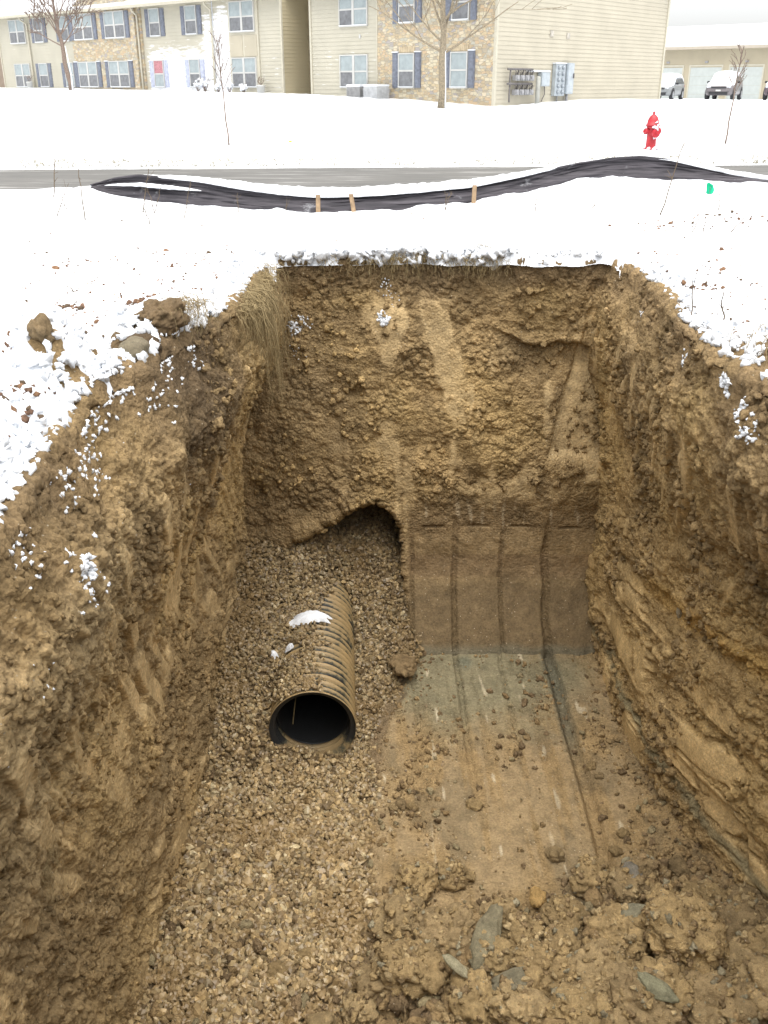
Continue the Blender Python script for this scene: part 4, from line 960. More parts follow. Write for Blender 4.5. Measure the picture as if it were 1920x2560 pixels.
# the lower fold of snow on the left
low = []
for a in np.linspace(-.6, 3.2, 10):
    idx = (TPQ[:, 0] > at(250, 470, Y=15).x) & (TPQ[:, 0] < at(520, 470, Y=15).x); T_ = TPQ[idx]; B_ = BQ[idx]; mid = T_*.55+B_*.45
    u_ = np.linspace(0, 1, len(T_)); w_ = .07*np.sin(u_*math.pi)**.6*(1+.3*perlin(u_*20, u_*0+a, u_*0))
    low.append(np.stack([mid[:, 0], mid[:, 1]-.06-np.cos(a)*w_*.9+.05, mid[:, 2]+np.sin(a)*w_*.5], 1))
low = np.stack(low, 1); mesh('snow_cap', low.reshape(-1, 3), grid_faces(low.shape[0], 10), M_snow, fence)
M_wood = noisy('fresh stake wood', (.30, .205, .12), .8, 15, .25, .3)
for px, pt, pb, w, ln in ((795, 487, 525, .045, 0), (888, 485, 524, .045, -12), (1184, 463, 499, .045, 3)):
    Y = float(np.interp(at(px, 500, Y=14).x, TPQ[:, 0], TPQ[:, 1]))-.30
    a = at(px, pb, Y=Y); b = at(px+ln*.9, pt, Y=Y+.02); a.z -= .15
    mb = MB(); dx = b-a
    for q0, q1 in ((0, 1),):
        mb.add([a+Vector((-w/1.5, -.02, 0)), a+Vector((w/1.5, -.02, 0)), a+Vector((w/1.5, .02, 0)), a+Vector((-w/1.5, .02, 0)), b+Vector((-w/1.5, -.02, 0)), b+Vector((w/1.5, -.02, 0)), b+Vector((w/1.5, .02, 0)), b+Vector((-w/1.5, .02, 0))],
               [(0, 3, 2, 1), (4, 5, 6, 7), (0, 1, 5, 4), (1, 2, 6, 5), (2, 3, 7, 6), (3, 0, 4, 7)])
    mb.build('stake', M_wood, fence, bevel=.004)

# ------------------------------------------------------------------ hydrant
M_red = noisy("red hydrant paint", (.40, .022, .03), .45, 14, .25, .1)
M_redd = noisy('red hydrant cap', (.42, .02, .03), .5, 14, .25, .1)
hy = at(1626, 369, Y=26.0); hy.z = snow_z(hy.x, 26.0)-.04
hyd = empty('fire_hydrant', hy, .25); tag(hyd, 'red fire hydrant dusted with snow on the bank beyond the road', 'fire hydrant'); hyd.scale = (1.06,)*3
mb = MB(); mb.lathe([(.17, 0), (.17, .05), (.125, .055), (.12, .10), (.115, .46), (.12, .50), (.155, .505), (.155, .55), (.13, .555)], 22)
mb.build('barrel', M_red, hyd, True)
mb = MB(); mb.lathe([(.165, .555), (.165, .585), (.14, .60), (.13, .68), (.095, .76), (.05, .80), (.045, .81)], 22); mb.build('bonnet', M_red, hyd, True)
mb = MB(); mb.lathe([(.03, .80), (.03, .87), (.02, .88)], 5); mb.build('operating_nut', M_redd, hyd)
for sgn in (-1, 1):
    mb = MB(); mb.lathe([(.06, sgn*.10), (.06, sgn*.15), (.075, sgn*.155), (.075, sgn*.20), (.05, sgn*.205), (.02, sgn*.21), (.02, sgn*.24)], 12, (0, 0, .44), 'x'); mb.build('nozzle_cap', M_redd, hyd)
mb = MB(); mb.lathe([(.08, -.10), (.08, -.15), (.10, -.155), (.10, -.21), (.06, -.215), (.025, -.22), (.025, -.25)], 14, (0, 0, .40), 'y'); mb.build('pumper_cap', M_redd, hyd)
for q, r_ in zip([(-.03, -.13, .55), (.03, -.14, .56), (.0, -.13, .30), (.05, -.13, .31), (-.12, -.12, .04), (.1, -.14, .05), (.0, -.17, .04), (0, -.2, .50), (.02, -.11, .64), (-.19, 0, .51), (.19, 0, .51)],
        [.06, .045, .055, .045, .07, .06, .07, .05, .05, .04, .04]):
    scatter('snow_clump', [q], [r_], M_snow, 3, .5, None, .55, parent=hyd)

# ------------------------------------------------------------------ marker flags
def flag(name, px, py, Y, col, sz, label, poleh=.5):
    p = at(px, py, Y=Y); zg = snow_z(p.x, p.y)
    e = empty(name, (p.x, p.y, zg-.03)); tag(e, label, 'marker flag')
    mb = MB(); mb.tube([(0, 0, 0), (.01, 0, p.z-zg+.05)], .0035, 5); mb.build('wire', newmat('flag wire', (.25, .25, .25), .5, .8), e)
    xs_ = np.linspace(0, 1, 12); zs_ = np.linspace(-.5, .5, 10); X_, Z_ = np.meshgrid(xs_, zs_, indexing='ij')
    Vv = np.stack([X_*sz*(1-.4*np.abs(Z_))-.5*sz*.8, .25*sz*np.sin(X_*5)+.1*sz*np.sin(Z_*6), Z_*sz*1.5*(1-.5*np.abs(X_-.4))+p.z-zg+.03-.2*X_*sz], -1)
    o = mesh('flag_cloth', Vv.reshape(-1, 3), grid_faces(12, 10), newmat(label[:12], col, .7), e); md = o.modifiers.new('t', 'SOLIDIFY'); md.thickness = .002
flag('marker_flag', 1774, 470, 13.3, (.0, .42, .22), .10, 'small green utility marker flag in the snow right of the fence')
flag('marker_flag', 728, 362, 26.5, (.80, .62, .02), .15, 'small yellow marker flag on the snowy bank beyond the road')
flag('marker_flag', 1844, 367, 26.6, (.85, .55, .06), .06, 'tiny orange marker flag right of the red hydrant')

# ------------------------------------------------------------------ trees
M_bark = noisy('grey brown bark', (.24, .20, .14), .9, 18, .35, .5)
M_bark2 = noisy('dark twig bark', (.20, .15, .12), .9, 18, .3, .2)
def grow(mb, p, d, ln, r, depth, rg, up=.25, spread=.6, n=5, minr=.006):
    pts = [p]; rad = [r]; q = p.copy(); dd = d.copy()
    for i in range(n):
        dd = (dd+Vector(rg.normal(0, .10, 3))+Vector((0, 0, up*.12))).normalized(); q = q+dd*ln/n; pts.append(q.copy()); rad.append(max(minr, r*(1-.7*(i+1)/n)))
    mb.tube(pts, rad, 6 if r > .03 else 4, cap=False)
    if depth <= 0: return
    k = int(rg.integers(3, 6))
    for i in range(k):
        t = .25+.75*(i+rg.random())/k; j = min(int(t*n), n-1); b = pts[j].lerp(pts[j+1], t*n-j if t*n-j < 1 else 1)
        a = rg.random()*6.28; side = dd.orthogonal().normalized(); side.rotate(Matrix.Rotation(a, 3, dd))
        nd = (dd*.75+side*spread+Vector((0, 0, up))).normalized()
        grow(mb, b, nd, ln*(.62-.2*t+.12*rg.random()), max(minr, rad[j]*.55), depth-1, rg, up, spread, max(3, n-1), minr)
def tree(name, loc, h_trunk, r, limbs, lean, label, seed, mat, minr=.008, snow=True, depth=3, ltop=4.5):
    e = empty(name, loc); tag(e, label, 'tree')
    rg = np.random.default_rng(seed)
    top = Vector((lean, 0, h_trunk+ltop)); mb = MB(); n = 12
    pts = [Vector((0, 0, -.1)).lerp(top, i/n)+Vector((.03*math.sin(i*1.7), .03*math.cos(i*1.3), 0)) for i in range(n+1)]
    mb.tube(pts, [r*(1.25 if i == 0 else 1)*(1-.85*(i/n)**1.3) for i in range(n+1)], 12); mb.build('trunk', mat, e, True)
    mb = MB()
    for z, az, el, ln in limbs:
        p = Vector((0, 0, -.1)).lerp(top, (z+.1)/(h_trunk+ltop+.1)); d = Vector((math.cos(R(az))*math.cos(R(el)), math.sin(R(az))*math.cos(R(el)), math.sin(R(el))))
        grow(mb, p, d, ln, r*.30, depth, rg, .22, .55, 6, minr)
    for k in range(10):
        z = h_trunk+ltop*(.15+.8*k/10); az = k*137.5; p = Vector((0, 0, -.1)).lerp(top, (z+.1)/(h_trunk+ltop+.1)); d = Vector((math.cos(R(az))*.6, math.sin(R(az))*.6, .75)).normalized()
        grow(mb, p, d, 2.2*(1-.5*k/10), r*.28, depth, rg, .25, .5, 6, minr)
    mb.build('branches', mat, e, True)
    if snow:
        mb = MB(); mb.tube([(r*.75, -r*.55, -.05), (r*.72, -r*.45, .8), (r*.62+lean*.2, -r*.4, 2.0)], [.05, .035, .02], 6); mb.build('snow_streak', M_snow, e, True)
tb = at(1105, 250, Y=41.2); tree('bare_tree', (tb.x, 41.2, snow_z(tb.x, 41.2)), 2.3, .155, [(1.95, 168, 28, 3.4), (1.9, 10, 28, 3.4), (2.3, 150, 40, 2.4), (2.6, 120, 62, 3.0), (2.5, 40, 70, 3.2), (3.1, 15, 35, 2.4), (3.4, 190, 40, 2.5), (2.9, 300, 45, 2.2)], -.05,
     'large bare tree with a straight trunk in front of the stone wall', 5, M_bark, .011, depth=2)
ta = at(178, 219, Y=52.0); tree('bare_tree', (ta.x, 52.0, snow_z(ta.x, 52)), 1.9, .12, [(2.0, 175, 35, 1.8), (2.0, 5, 40, 1.7), (2.3, 150, 55, 2.8), (2.4, 30, 58, 2.8), (2.6, 100, 65, 3.0), (2.3, 250, 50, 2.2), (2.8, 200, 60, 2.6), (3.0, 330, 55, 2.4)], -.55,
     'bare tree with many upright twigs in front of the left windows', 9, M_bark2, .012, ltop=3.6)
def sapling(px, py, Y, h, lean, label, seed):
    p = at(px, py, Y=Y); zz = snow_z(p.x, Y); e = empty('sapling', (p.x, Y, zz-.03)); tag(e, label, 'sapling'); rg = np.random.default_rng(seed)
    mb = MB(); pts = [Vector((lean*i/8+.012*math.sin(i*2.1), 0, h*i/8)) for i in range(9)]; mb.tube(pts, [.024*(1-.65*i/8) for i in range(9)], 6); mb.build('trunk', M_bark2, e, True)
    mb = MB()
    for k in range(13):
        t = .52+.46*k/13; p0 = Vector((lean*t, 0, h*t)); az = k*137.5; d = Vector((math.cos(R(az))*.45, math.sin(R(az))*.45, .85)).normalized(); grow(mb, p0, d, .42*(1.1-.5*k/13), .009, 1, rg, .2, .4, 4, .006)
    mb.build('branches', M_bark2, e, True)
sapling(573, 370, 26, 2.55, -.14, 'thin leafless sapling standing alone on the bank, left of the yellow flag', 3)
sapling(1813, 359, 27, 2.3, .10, 'thin leafless sapling right of the red hydrant', 4)

# ------------------------------------------------------------------ buildings
ROT = math.atan2(-.667, .745); ORG = Vector((4.62, 43.2, 0))
def siding_mat(name, col, frost=0.0):
    m = newmat(name, col, .6, 0, .3); b = m.node_tree.nodes['Principled BSDF']; tc = N(m, 'ShaderNodeTexCoord')
    n = N(m, 'ShaderNodeTexNoise', Scale=.9, Detail=5); LK(m, tc.outputs['Object'], n.inputs['Vector'])
    mr = N(m, 'ShaderNodeMapRange'); mr.inputs[1].default_value = .3; mr.inputs[2].default_value = .7; mr.inputs[3].default_value = .93; mr.inputs[4].default_value = 1.05; LK(m, n.outputs[0], mr.inputs[0])
    sv = N(m, 'ShaderNodeVectorMath', operation='SCALE'); sv.inputs[0].default_value = col; LK(m, mr.outputs[0], sv.inputs['Scale'])
    # wind-driven snow stuck in streaks along the laps
    mp = N(m, 'ShaderNodeMapping'); mp.inputs['Scale'].default_value = (.9, .9, 7); LK(m, tc.outputs['Object'], mp.inputs[0])
    n2 = N(m, 'ShaderNodeTexNoise', Scale=1.3, Detail=6, Roughness=.65); LK(m, mp.outputs[0], n2.inputs['Vector'])
    fa = N(m, 'ShaderNodeAttribute', attribute_name='frost'); ad = N(m, 'ShaderNodeMath', operation='ADD'); LK(m, n2.outputs[0], ad.inputs[0]); LK(m, fa.outputs['Fac'], ad.inputs[1])
    m2 = N(m, 'ShaderNodeMapRange'); m2.inputs[1].default_value = .66; m2.inputs[2].default_value = .80; LK(m, ad.outputs[0], m2.inputs[0])
    mx = N(m, 'ShaderNodeMix', data_type='RGBA'); LK(m, m2.outputs[0], mx.inputs[0]); LK(m, sv.outputs[0], mx.inputs[6]); mx.inputs[7].default_value = (.84, .85, .88, 1); LK(m, mx.outputs[2], b.inputs['Base Color'])
    return m
M_sid = siding_mat('cream lap siding', (.46, .435, .355)); M_sid2 = siding_mat('tan lap siding', (.45, .415, .33)); M_sid3 = siding_mat('olive tan siding', (.46, .40, .27))
M_trim = noisy('cream trim', (.48, .45, .36), .5, 3, .06, 0); M_white = noisy('white frame', (.50, .50, .48), .45, 3, .05, 0)
M_shut = noisy('slate blue shutter', (.15, .165, .205), .55, 9, .25, .1); M_shutf = noisy('frosted shutter', (.42, .45, .56), .7, 9, .25, .1)
M_pl = noisy('pale blind behind glass', (.31, .355, .365), .25, 4, .12, 0); M_pd = noisy('dark window screen', (.17, .175, .185), .3, 6, .25, 0)
M_pr = noisy('red curtain behind glass', (.42, .18, .20), .4, 14, .35, 0)
def stone_mat():
    m = newmat('field stone', (.4, .33, .23), .85, 0, .25); b = m.node_tree.nodes['Principled BSDF']; tc = N(m, 'ShaderNodeTexCoord')
    mp = N(m, 'ShaderNodeMapping'); mp.inputs['Scale'].default_value = (4.6, 4.6, 8.6); LK(m, tc.outputs['Object'], mp.inputs[0])
    v = N(m, 'ShaderNodeTexVoronoi', distance='MINKOWSKI', Scale=1.0, Randomness=.85); v.inputs['Exponent'].default_value = 6; LK(m, mp.outputs[0], v.inputs['Vector'])
    sp = N(m, 'ShaderNodeSeparateColor'); LK(m, v.outputs['Color'], sp.inputs[0])
    cr = N(m, 'ShaderNodeValToRGB'); cr.color_ramp.interpolation = 'CONSTANT'; e = cr.color_ramp.elements; e[0].position = 0; e[0].color = (.50, .41, .27, 1); e[1].position = .2; e[1].color = (.42, .34, .23, 1)
    for p_, c_ in ((.36, (.54, .48, .35)), (.52, (.38, .33, .25)), (.64, (.50, .38, .25)), (.76, (.42, .40, .33)), (.86, (.58, .50, .37)), (.94, (.36, .33, .31))): x = e.new(p_); x.color = (*c_, 1)
    LK(m, sp.outputs[0], cr.inputs[0])
    ve = N(m, 'ShaderNodeTexVoronoi', feature='F2', distance='MINKOWSKI', Scale=1.0, Randomness=.85); ve.inputs['Exponent'].default_value = 6; LK(m, mp.outputs[0], ve.inputs['Vector'])
    sb = N(m, 'ShaderNodeMath', operation='SUBTRACT'); LK(m, ve.outputs['Distance'], sb.inputs[0]); LK(m, v.outputs['Distance'], sb.inputs[1])
    mr = N(m, 'ShaderNodeMapRange'); mr.inputs[1].default_value = 0; mr.inputs[2].default_value = .09; LK(m, sb.outputs[0], mr.inputs[0])
    mx = N(m, 'ShaderNodeMix', data_type='RGBA'); LK(m, mr.outputs[0], mx.inputs[0]); mx.inputs[6].default_value = (.45, .41, .33, 1); LK(m, cr.outputs[0], mx.inputs[7])
    n = N(m, 'ShaderNodeTexNoise', Scale=3.0, Detail=5); LK(m, mp.outputs[0], n.inputs['Vector'])
    m2 = N(m, 'ShaderNodeMapRange'); m2.inputs[1].default_value = .665; m2.inputs[2].default_value = .70; LK(m, n.outputs[0], m2.inputs[0])
    m3 = N(m, 'ShaderNodeMix', data_type='RGBA'); LK(m, m2.outputs[0], m3.inputs[0]); LK(m, mx.outputs[2], m3.inputs[6]); m3.inputs[7].default_value = (.72, .73, .75, 1)
    LK(m, m3.outputs[2], b.inputs['Base Color'])
    bp = N(m, 'ShaderNodeBump', Strength=.8, Distance=.03); LK(m, mr.outputs[0], bp.inputs['Height']); LK(m, bp.outputs[0], b.inputs['Normal'])
    return m
M_stone = stone_mat()
def lap_wall(name, par, p0, dirx, x0, x1, z0, z1, nrm, mat, step=.17, frost=None, topf=None):
    """horizontal lap boards; p0 + dirx*x along the wall, nrm outward"""
    V, Fs, Fr = [], [], []
    p0 = Vector(p0); dirx = Vector(dirx); nrm = Vector(nrm); nx = max(2, int(abs(x1-x0)/.6)+1)
    z = z0
    while z < z1-1e-4:
        zt = min(z+step, z1); xa, xb = (x0, x1)
        if topf: xa, xb = topf(z)
        if xb-xa < .05: break
        b = len(V)
        for i in range(nx+1):
            x = xa+(xb-xa)*i/nx
            for off, zz in ((.0, z), (.020, z), (.003, zt)):
                q = p0+dirx*x+nrm*off; V.append((q.x, q.y, zz)); Fr.append(frost(x, zz) if frost else .0)
        for i in range(nx):
            a = b+i*3; Fs.append((a, a+3, a+4, a+1)); Fs.append((a+1, a+4, a+5, a+2))
        z = zt
    return mesh(name, V, Fs, mat, par, False, {'frost': np.array(Fr, np.float32)})
def window(par, x0, x1, z0, z1, y=0.0, upper=None, lower=None, n=1, trim=M_white):
    mb = MB(); yo = y-.085; t = .04
    mb.box(x0-t, yo, z0-t, x0+.01, y+.02, z1+t).box(x1-.01, yo, z0-t, x1+t, y+.02, z1+t).box(x0+.01, yo, z1-.01, x1-.01, y+.02, z1+t).box(x0+.01, yo-.02, z0-t, x1-.01, y+.02, z0+.012)
    w = (x1-x0)/n; zm = (z0+z1)/2
    for k in range(1, n): mb.box(x0+w*k-.07, yo, z0+.012, x0+w*k+.07, y+.02, z1-.01)
    for k in range(n):
        a = x0+w*k+(.07 if k else .01); b = x0+w*(k+1)-(.07 if k < n-1 else .01); mb.box(a, yo+.012, zm-.035, b, y+.02, zm+.035)
    f = mb.build('window', trim, par)
    for k in range(n):
        a = x0+w*k+(.07 if k else .01); b = x0+w*(k+1)-(.07 if k < n-1 else .01)
        MB().box(a, yo+.025, zm+.035, b, y+.02, z1-.01).build('pane', (upper or [M_pl]*n)[k], f)
        MB().box(a, yo+.030, z0+.012, b, y+.02, zm-.035).build('pane', (lower or [M_pd]*n)[k], f)
    sn = MB().box(x0-.02, yo-.035, z0-.005+.012, x1+.02, yo+.01, z0+.035); sn.build('snow_ledge', M_snow, f)
    return f
def shutter(par, x0, x1, z0, z1, y=0.0, mat=M_shut, snow=False):
    mb = MB().box(x0, y-.055, z0, x1, y+.01, z1)
    for a, b in ((z0+.07, (z0+z1)/2-.04), ((z0+z1)/2+.04, z1-.07)): mb.box(x0+.05, y-.07, a, x1-.05, y-.05, b)
    s = mb.build('shutter', mat, par)
    if snow: MB().box(x0-.02, y-.10, z1+.002, x1+.02, y, z1+.05).build('snow_ledge', M_snow, s, bevel=.01)
def building(label): 
    e = empty('apartment_building', ORG, ROT); return tag(e, label, 'building')
ZU, ZL = (4.15, 5.48), (1.58, 2.92)
EAVE = 5.72
# right-hand building with gable end
B = building('cream and stone apartment block with the wide blank gable end on the right')
lap_wall('wall', B, (0, 0, 0), (1, 0, 0), -10.85, -6.56, .8, EAVE, (0, -1, 0), M_sid, frost=lambda x, z: .07*math.exp(-((z-2.6)/1.0)**2))
MB().box(-6.55, -.06, .7, -.09, .0, EAVE).build('stone_wall', M_stone, B)
W2 = 14.7
def gable(z):
    if z < EAVE: return (0, W2)
    k = (z-EAVE)/.42; return (k, W2-k)
lap_wall('gable_wall', B, (0, 0, 0), (0, 1, 0), 0, W2, .8, EAVE+2.9, (1, 0, 0), M_sid2, topf=gable, frost=lambda x, z: -.2)
MB().box(-.09, -.075, .7, .03, .06, EAVE).build('corner_trim', M_trim, B)
MB().box(-10.93, -.06, .7, -10.81, .02, EAVE).build('corner_trim', M_trim, B); MB().box(.0, W2-.1, .7, .06, W2+.05, EAVE).build('corner_trim', M_trim, B)
MB().box(-6.60, -.075, .7, -6.54, .0, EAVE).build('corner_trim', M_trim, B)
lap_wall('passage_wall', B, (-10.85, 0, 0), (0, 1, 0), .02, W2, .8, EAVE, (-1, 0, 0), M_sid3, frost=lambda x, z: -.3)
def roof(par, x0, x1, lab='roof'):
    mb = MB(); h = .42*(W2/2+.5)
    mb.add([(x0, -.5, EAVE-.05), (x1, -.5, EAVE-.05), (x1, W2/2, EAVE-.05+h), (x0, W2/2, EAVE-.05+h), (x0, W2+.5, EAVE-.05), (x1, W2+.5, EAVE-.05),
            (x0, -.5, EAVE+.12), (x1, -.5, EAVE+.12), (x1, W2/2, EAVE+.12+h), (x0, W2/2, EAVE+.12+h), (x0, W2+.5, EAVE+.12), (x1, W2+.5, EAVE+.12)],
           [(6, 7, 8, 9), (9, 8, 11, 10), (1, 0, 3, 2), (2, 3, 4, 5), (0, 1, 7, 6), (5, 4, 10, 11), (0, 6, 9, 3), (3, 9, 10, 4), (1, 2, 8, 7), (2, 5, 11, 8)])
    r = mb.build(lab, M_snow, par)
    MB().box(x0, -.62, EAVE-.14, x1, -.502, EAVE+.0).build('gutter', M_trim, par)
    MB().box(x0+.02, -.50, EAVE-.10, x1-.02, .0, EAVE-.055).build('soffit', M_trim, par)
roof(B, -10.95, .35)
window(B, -8.90, -7.20, ZU[0], ZU[1], n=2, upper=[M_pl, M_pl], lower=[M_pd, M_pl]); window(B, -8.90, -7.20, *ZL, n=2, upper=[M_pl, M_pl], lower=[M_pd, M_pl])
for c, up, lo in ((-4.78, [M_pl], [M_pd]), (-1.84, [M_pl], [M_pl])):
    window(B, c-.42, c+.42, ZL[0], ZL[1], -.06, up, lo)
    shutter(B, c-.82, c-.49, ZL[0]-.02, ZL[1]+.06, -.06, snow=True); shutter(B, c+.49, c+.82, ZL[0]-.02, ZL[1]+.06, -.06, snow=True)
    window(B, c-.42, c+.42, ZU[0], ZU[1], -.06, [M_pd] if c > -3 else up, [M_pd]); shutter(B, c-.82, c-.49, ZU[0]-.02, ZU[1]+.06, -.06); shutter(B, c+.49, c+.82, ZU[0]-.02, ZU[1]+.06, -.06)
    mb = MB()
    for k in range(9): mb.box(c-.45+k*.1, -.085, ZL[1]+.06, c-.36+k*.1, -.05, ZL[1]+.30)
    mb.build('lintel', noisy('brick lintel', (.45, .37, .25), .8, 5, .2, 0), B)
for k, (a, b_) in enumerate(((3.9, 3.6), (5.25, 3.55))):
    MB().box(.02, a, b_, .05, a+.26, b_+.24).box(.045, a+.03, b_+.03, .06, a+.23, b_+.21).build('dryer_vent', noisy('grey vent', (.42, .39, .34), .6, 9, .2, 0), B)
MB().box(-7.7, -.05, 3.62, -7.6, .0, 3.78).build('wall_light', M_white, B)
# left building
A = building('long two storey cream siding apartment block with a stone faced bay on the left')
def frA(x, z):
    f = -.03+.06*math.exp(-((z-3.2)/.6)**2)
    if x > -24.4 and x < -17.0: f += .34*(1-min(max((z-2.6)/1.6, 0), 1))+.02
    if x > -18.9 and x < -16.7: f = max(f, .30*(1-min(max((z-4.6)/1.2, 0), 1))+.05*(x > -18))
    if x > -14.7: f += .10*(1-min(max((z-2.2)/1.4, 0), 1))
    return f
lap_wall('wall', A, (0, 0, 0), (1, 0, 0), -40.6, -31.3, .9, EAVE, (0, -1, 0), M_sid, frost=frA)
MB().box(-31.3, -.28, .9, -24.75, .0, EAVE).build('stone_wall', M_stone, A)
gmb = MB(); gmb.add([(-31.3, -.285, EAVE), (-24.75, -.285, EAVE), (-28.02, -.285, EAVE+1.6), (-31.3, 3.0, EAVE), (-24.75, 3.0, EAVE), (-28.02, 3.0, EAVE+1.6)], [(0, 1, 2), (3, 5, 4), (0, 3, 4, 1), (1, 4, 5, 2), (2, 5, 3, 0)]); gmb.build('stone_gable', M_stone, A)
lap_wall('wall', A, (0, 0, 0), (1, 0, 0), -24.4, -18.2, .9, EAVE, (0, -1, 0), M_sid, frost=frA)
MB().box(-24.74, -.12, .9, -24.4, .0, EAVE).build('stone_wall', M_stone, A)
lap_wall('wall', A, (0, -.02, 0), (1, 0, 0), -18.1, -16.85, .9, EAVE, (0, -1, 0), M_sid, frost=frA)
lap_wall('wall', A, (0, -.02, 0), (1, 0, 0), -14.55, -12.9, .9, EAVE, (0, -1, 0), M_sid, frost=frA)
MB().box(-16.84, -.10, .9, -14.56, .0, EAVE).build('bay_panel', M_trim, A)
mb = MB()
for a, b_ in ((-16.72, -15.78), (-15.62, -14.68)): mb.box(a, -.125, 3.0, b_, -.10, 3.98)
mb.build('bay_panel', siding_mat('flat bay panel', (.44, .40, .31)), A)
lap_wall('passage_wall', A, (-12.9, 0, 0), (0, 1, 0), .0, W2, .9, EAVE, (1, 0, 0), M_sid3, frost=lambda x, z: -.3)
MB().box(-12.97, -.07, .9, -12.86, .03, EAVE).build('corner_trim', M_trim, A); MB().box(-40.65, -.07, .9, -40.55, .03, EAVE).build('corner_trim', M_trim, A)
roof(A, -40.9, -12.8)
# roofed passage joining the two blocks
MB().box(-12.86, .25, EAVE-.16, -10.90, W2, EAVE+.14).build('passage_roof', M_trim, A)
MB().box(-12.86, 6.0, .9, -10.90, 6.2, EAVE-.17).build('passage_end_wall', M_sid3, A)
MB().box(-45, 1.2, .9, -40.7, 1.4, EAVE-.1).build('passage_end_wall', noisy('brown shaded siding', (.26, .20, .15), .8, 3, .1, 0), A)
for x0, x1, n, sh, zz, up, lo, yo, shm in (
    (-39.0, -37.12, 2, 0, ZU, M_pl, M_pd, 0, None), (-35.92, -34.96, 1, 1, ZU, M_pd, M_pd, 0, M_shut), (-32.95, -32.0, 1, 1, ZU, M_pl, M_pd, 0, M_shut),
    (-39.0, -37.12, 2, 0, ZL, M_pl, M_pd, 0, None), (-35.92, -34.96, 1, 1, ZL, M_pl, M_pd, 0, M_shut), (-32.85, -31.95, 1, 1, ZL, M_pl, M_pl, 0, M_shut),
    (-30.85, -28.92, 2, 1, ZU, M_pl, M_pd, -.28, M_shut), (-27.58, -25.66, 2, 1, ZU, M_pl, M_pd, -.28, M_shut), (-30.85, -28.92, 2, 1, ZL, M_pl, M_pd, -.28, M_shut), (-27.58, -25.66, 2, 1, ZL, M_pl, M_pd, -.28, M_shut),
    (-23.6, -22.72, 1, 1, ZU, M_pl, M_pd, 0, M_shut), (-20.38, -19.5, 1, 1, ZU, M_pl, M_pd, 0, M_shut), (-23.55, -22.72, 1, 1, ZL, M_pr, M_pl, 0, M_shutf), (-20.32, -19.5, 1, 1, ZL, M_pl, M_pd, 0, M_shutf),
    (-16.62, -14.80, 2, 0, ZU, M_pl, M_pd, -.10, None), (-16.62, -14.80, 2, 0, ZL, M_pl, M_pd, -.10, None)):
    window(A, x0, x1, zz[0], zz[1], yo, [up]*n, [lo]*n, n)
    if sh: shutter(A, x0-.43, x0-.08, zz[0]-.02, zz[1]+.02, yo, shm, zz is ZL and yo < 0); shutter(A, x1+.08, x1+.43, zz[0]-.02, zz[1]+.02, yo, shm, zz is ZL and yo < 0)
for x, y in ((-24.55, -.20), (-18.15, -.12), (-36.95+.25, -.08)):
    mb = MB(); mb.tube([(x-.0, -.55, EAVE-.10), (x-.0, -.50, EAVE-.28), (x-.0, y-.02, EAVE-.5), (x, y-.02, 3.0), (x, y-.02, 1.1)], .055, 8); mb.build('downpipe', M_trim, A, True)

# ------------------------------------------------------------------ wall equipment on the gable end
def gw(y, z, out=.05):                           # local point on the gable wall
    return (out, y, z)
M_gm = noisy('grey meter paint', (.30, .30, .31), .5, 9, .2, 0); M_gp = noisy('dark gas pipe', (.13, .12, .12), .6, 9, .2, 0); M_el = noisy('grey steel cabinet', (.40, .44, .47), .4, 5, .12, 0, .2)
def thing(name, label, cat, group=None):
    e = empty(name, ORG, ROT); return tag(e, label, cat, group)
# positions along the wall by solving the sight lines once: y_local from photo x
def yl(px): k = (px-960)/F/1.0968; return (4.62-k*43.2)/(k*.745-.667)
for row, (zz, lbl) in enumerate(((1.98, 'upper row of grey gas meters on a dark pipe at the gable wall'), (1.42, 'lower row of grey gas meters on a dark pipe at the gable wall'))):
    g = thing('gas_meter_rack', lbl, 'gas meters', 'gas meter racks on the gable wall')
    ya, yb = yl(1264), yl(1319)
    mb = MB(); mb.tube([(.22, ya-.2, zz+.30), (.22, yb, zz+.30)], .045, 8); mb.tube([(.22, ya, zz+.30), (.22, ya-.03, zz-.1), (.22, ya-.02, 1.0 if row else zz-.35)], .035, 8)
    mb.build('manifold_pipe', M_gp, g, True)
    for k in range(4):
        y = ya+.45+(yb-ya-.55)*k/3
        mb = MB(); mb.box(.10, y-.14, zz-.14, .30, y+.14, zz+.08); mb.lathe([(.10, .30), (.10, .34), (.06, .35)], 12, (0, y, zz-.02), 'x'); ob = mb.build('gas_meter', M_gm, g, bevel=.01)
        mb = MB(); mb.tube([(.22, y-.08, zz+.08), (.25, y-.08, zz+.2), (.22, y-.1, zz+.30)], .02, 6); mb.tube([(.22, y+.08, zz+.08), (.28, y+.1, zz+.22), (.2, y+.16, zz+.25), (.1, y+.18, zz+.1)], .02, 6); mb.build('meter_pipe', M_gp, ob, True)
g = thing('utility_post', 'stout grey round post standing beside the gas meters', 'post'); mb = MB(); y = yl(1328)
mb.lathe([(.10, .9), (.10, 1.95), (.08, 2.0), (.03, 2.02)], 14, (.35, y, 0)); mb.build('post', noisy('grey pvc', (.40, .40, .36), .6, 5, .1, 0), g, True)
g = thing('telecom_box', 'small grey telecom box between the gas meters and the electric meters', 'utility box'); y0, y1 = yl(1341), yl(1362)
ob = MB().box(.03, y0, 1.62, .25, y1, 2.18).build('box', M_el, g, bevel=.01); MB().box(.25, y0+.03, 1.66, .262, y1-.03, 2.14).build('door', M_el, g)
mb = MB(); mb.tube([(.1, (y0+y1)/2+.15, 1.64), (.1, (y0+y1)/2+.2, 1.3), (.1, (y0+y1)/2-.05, 1.0)], .018, 6); mb.build('cable', M_gp, g, True)
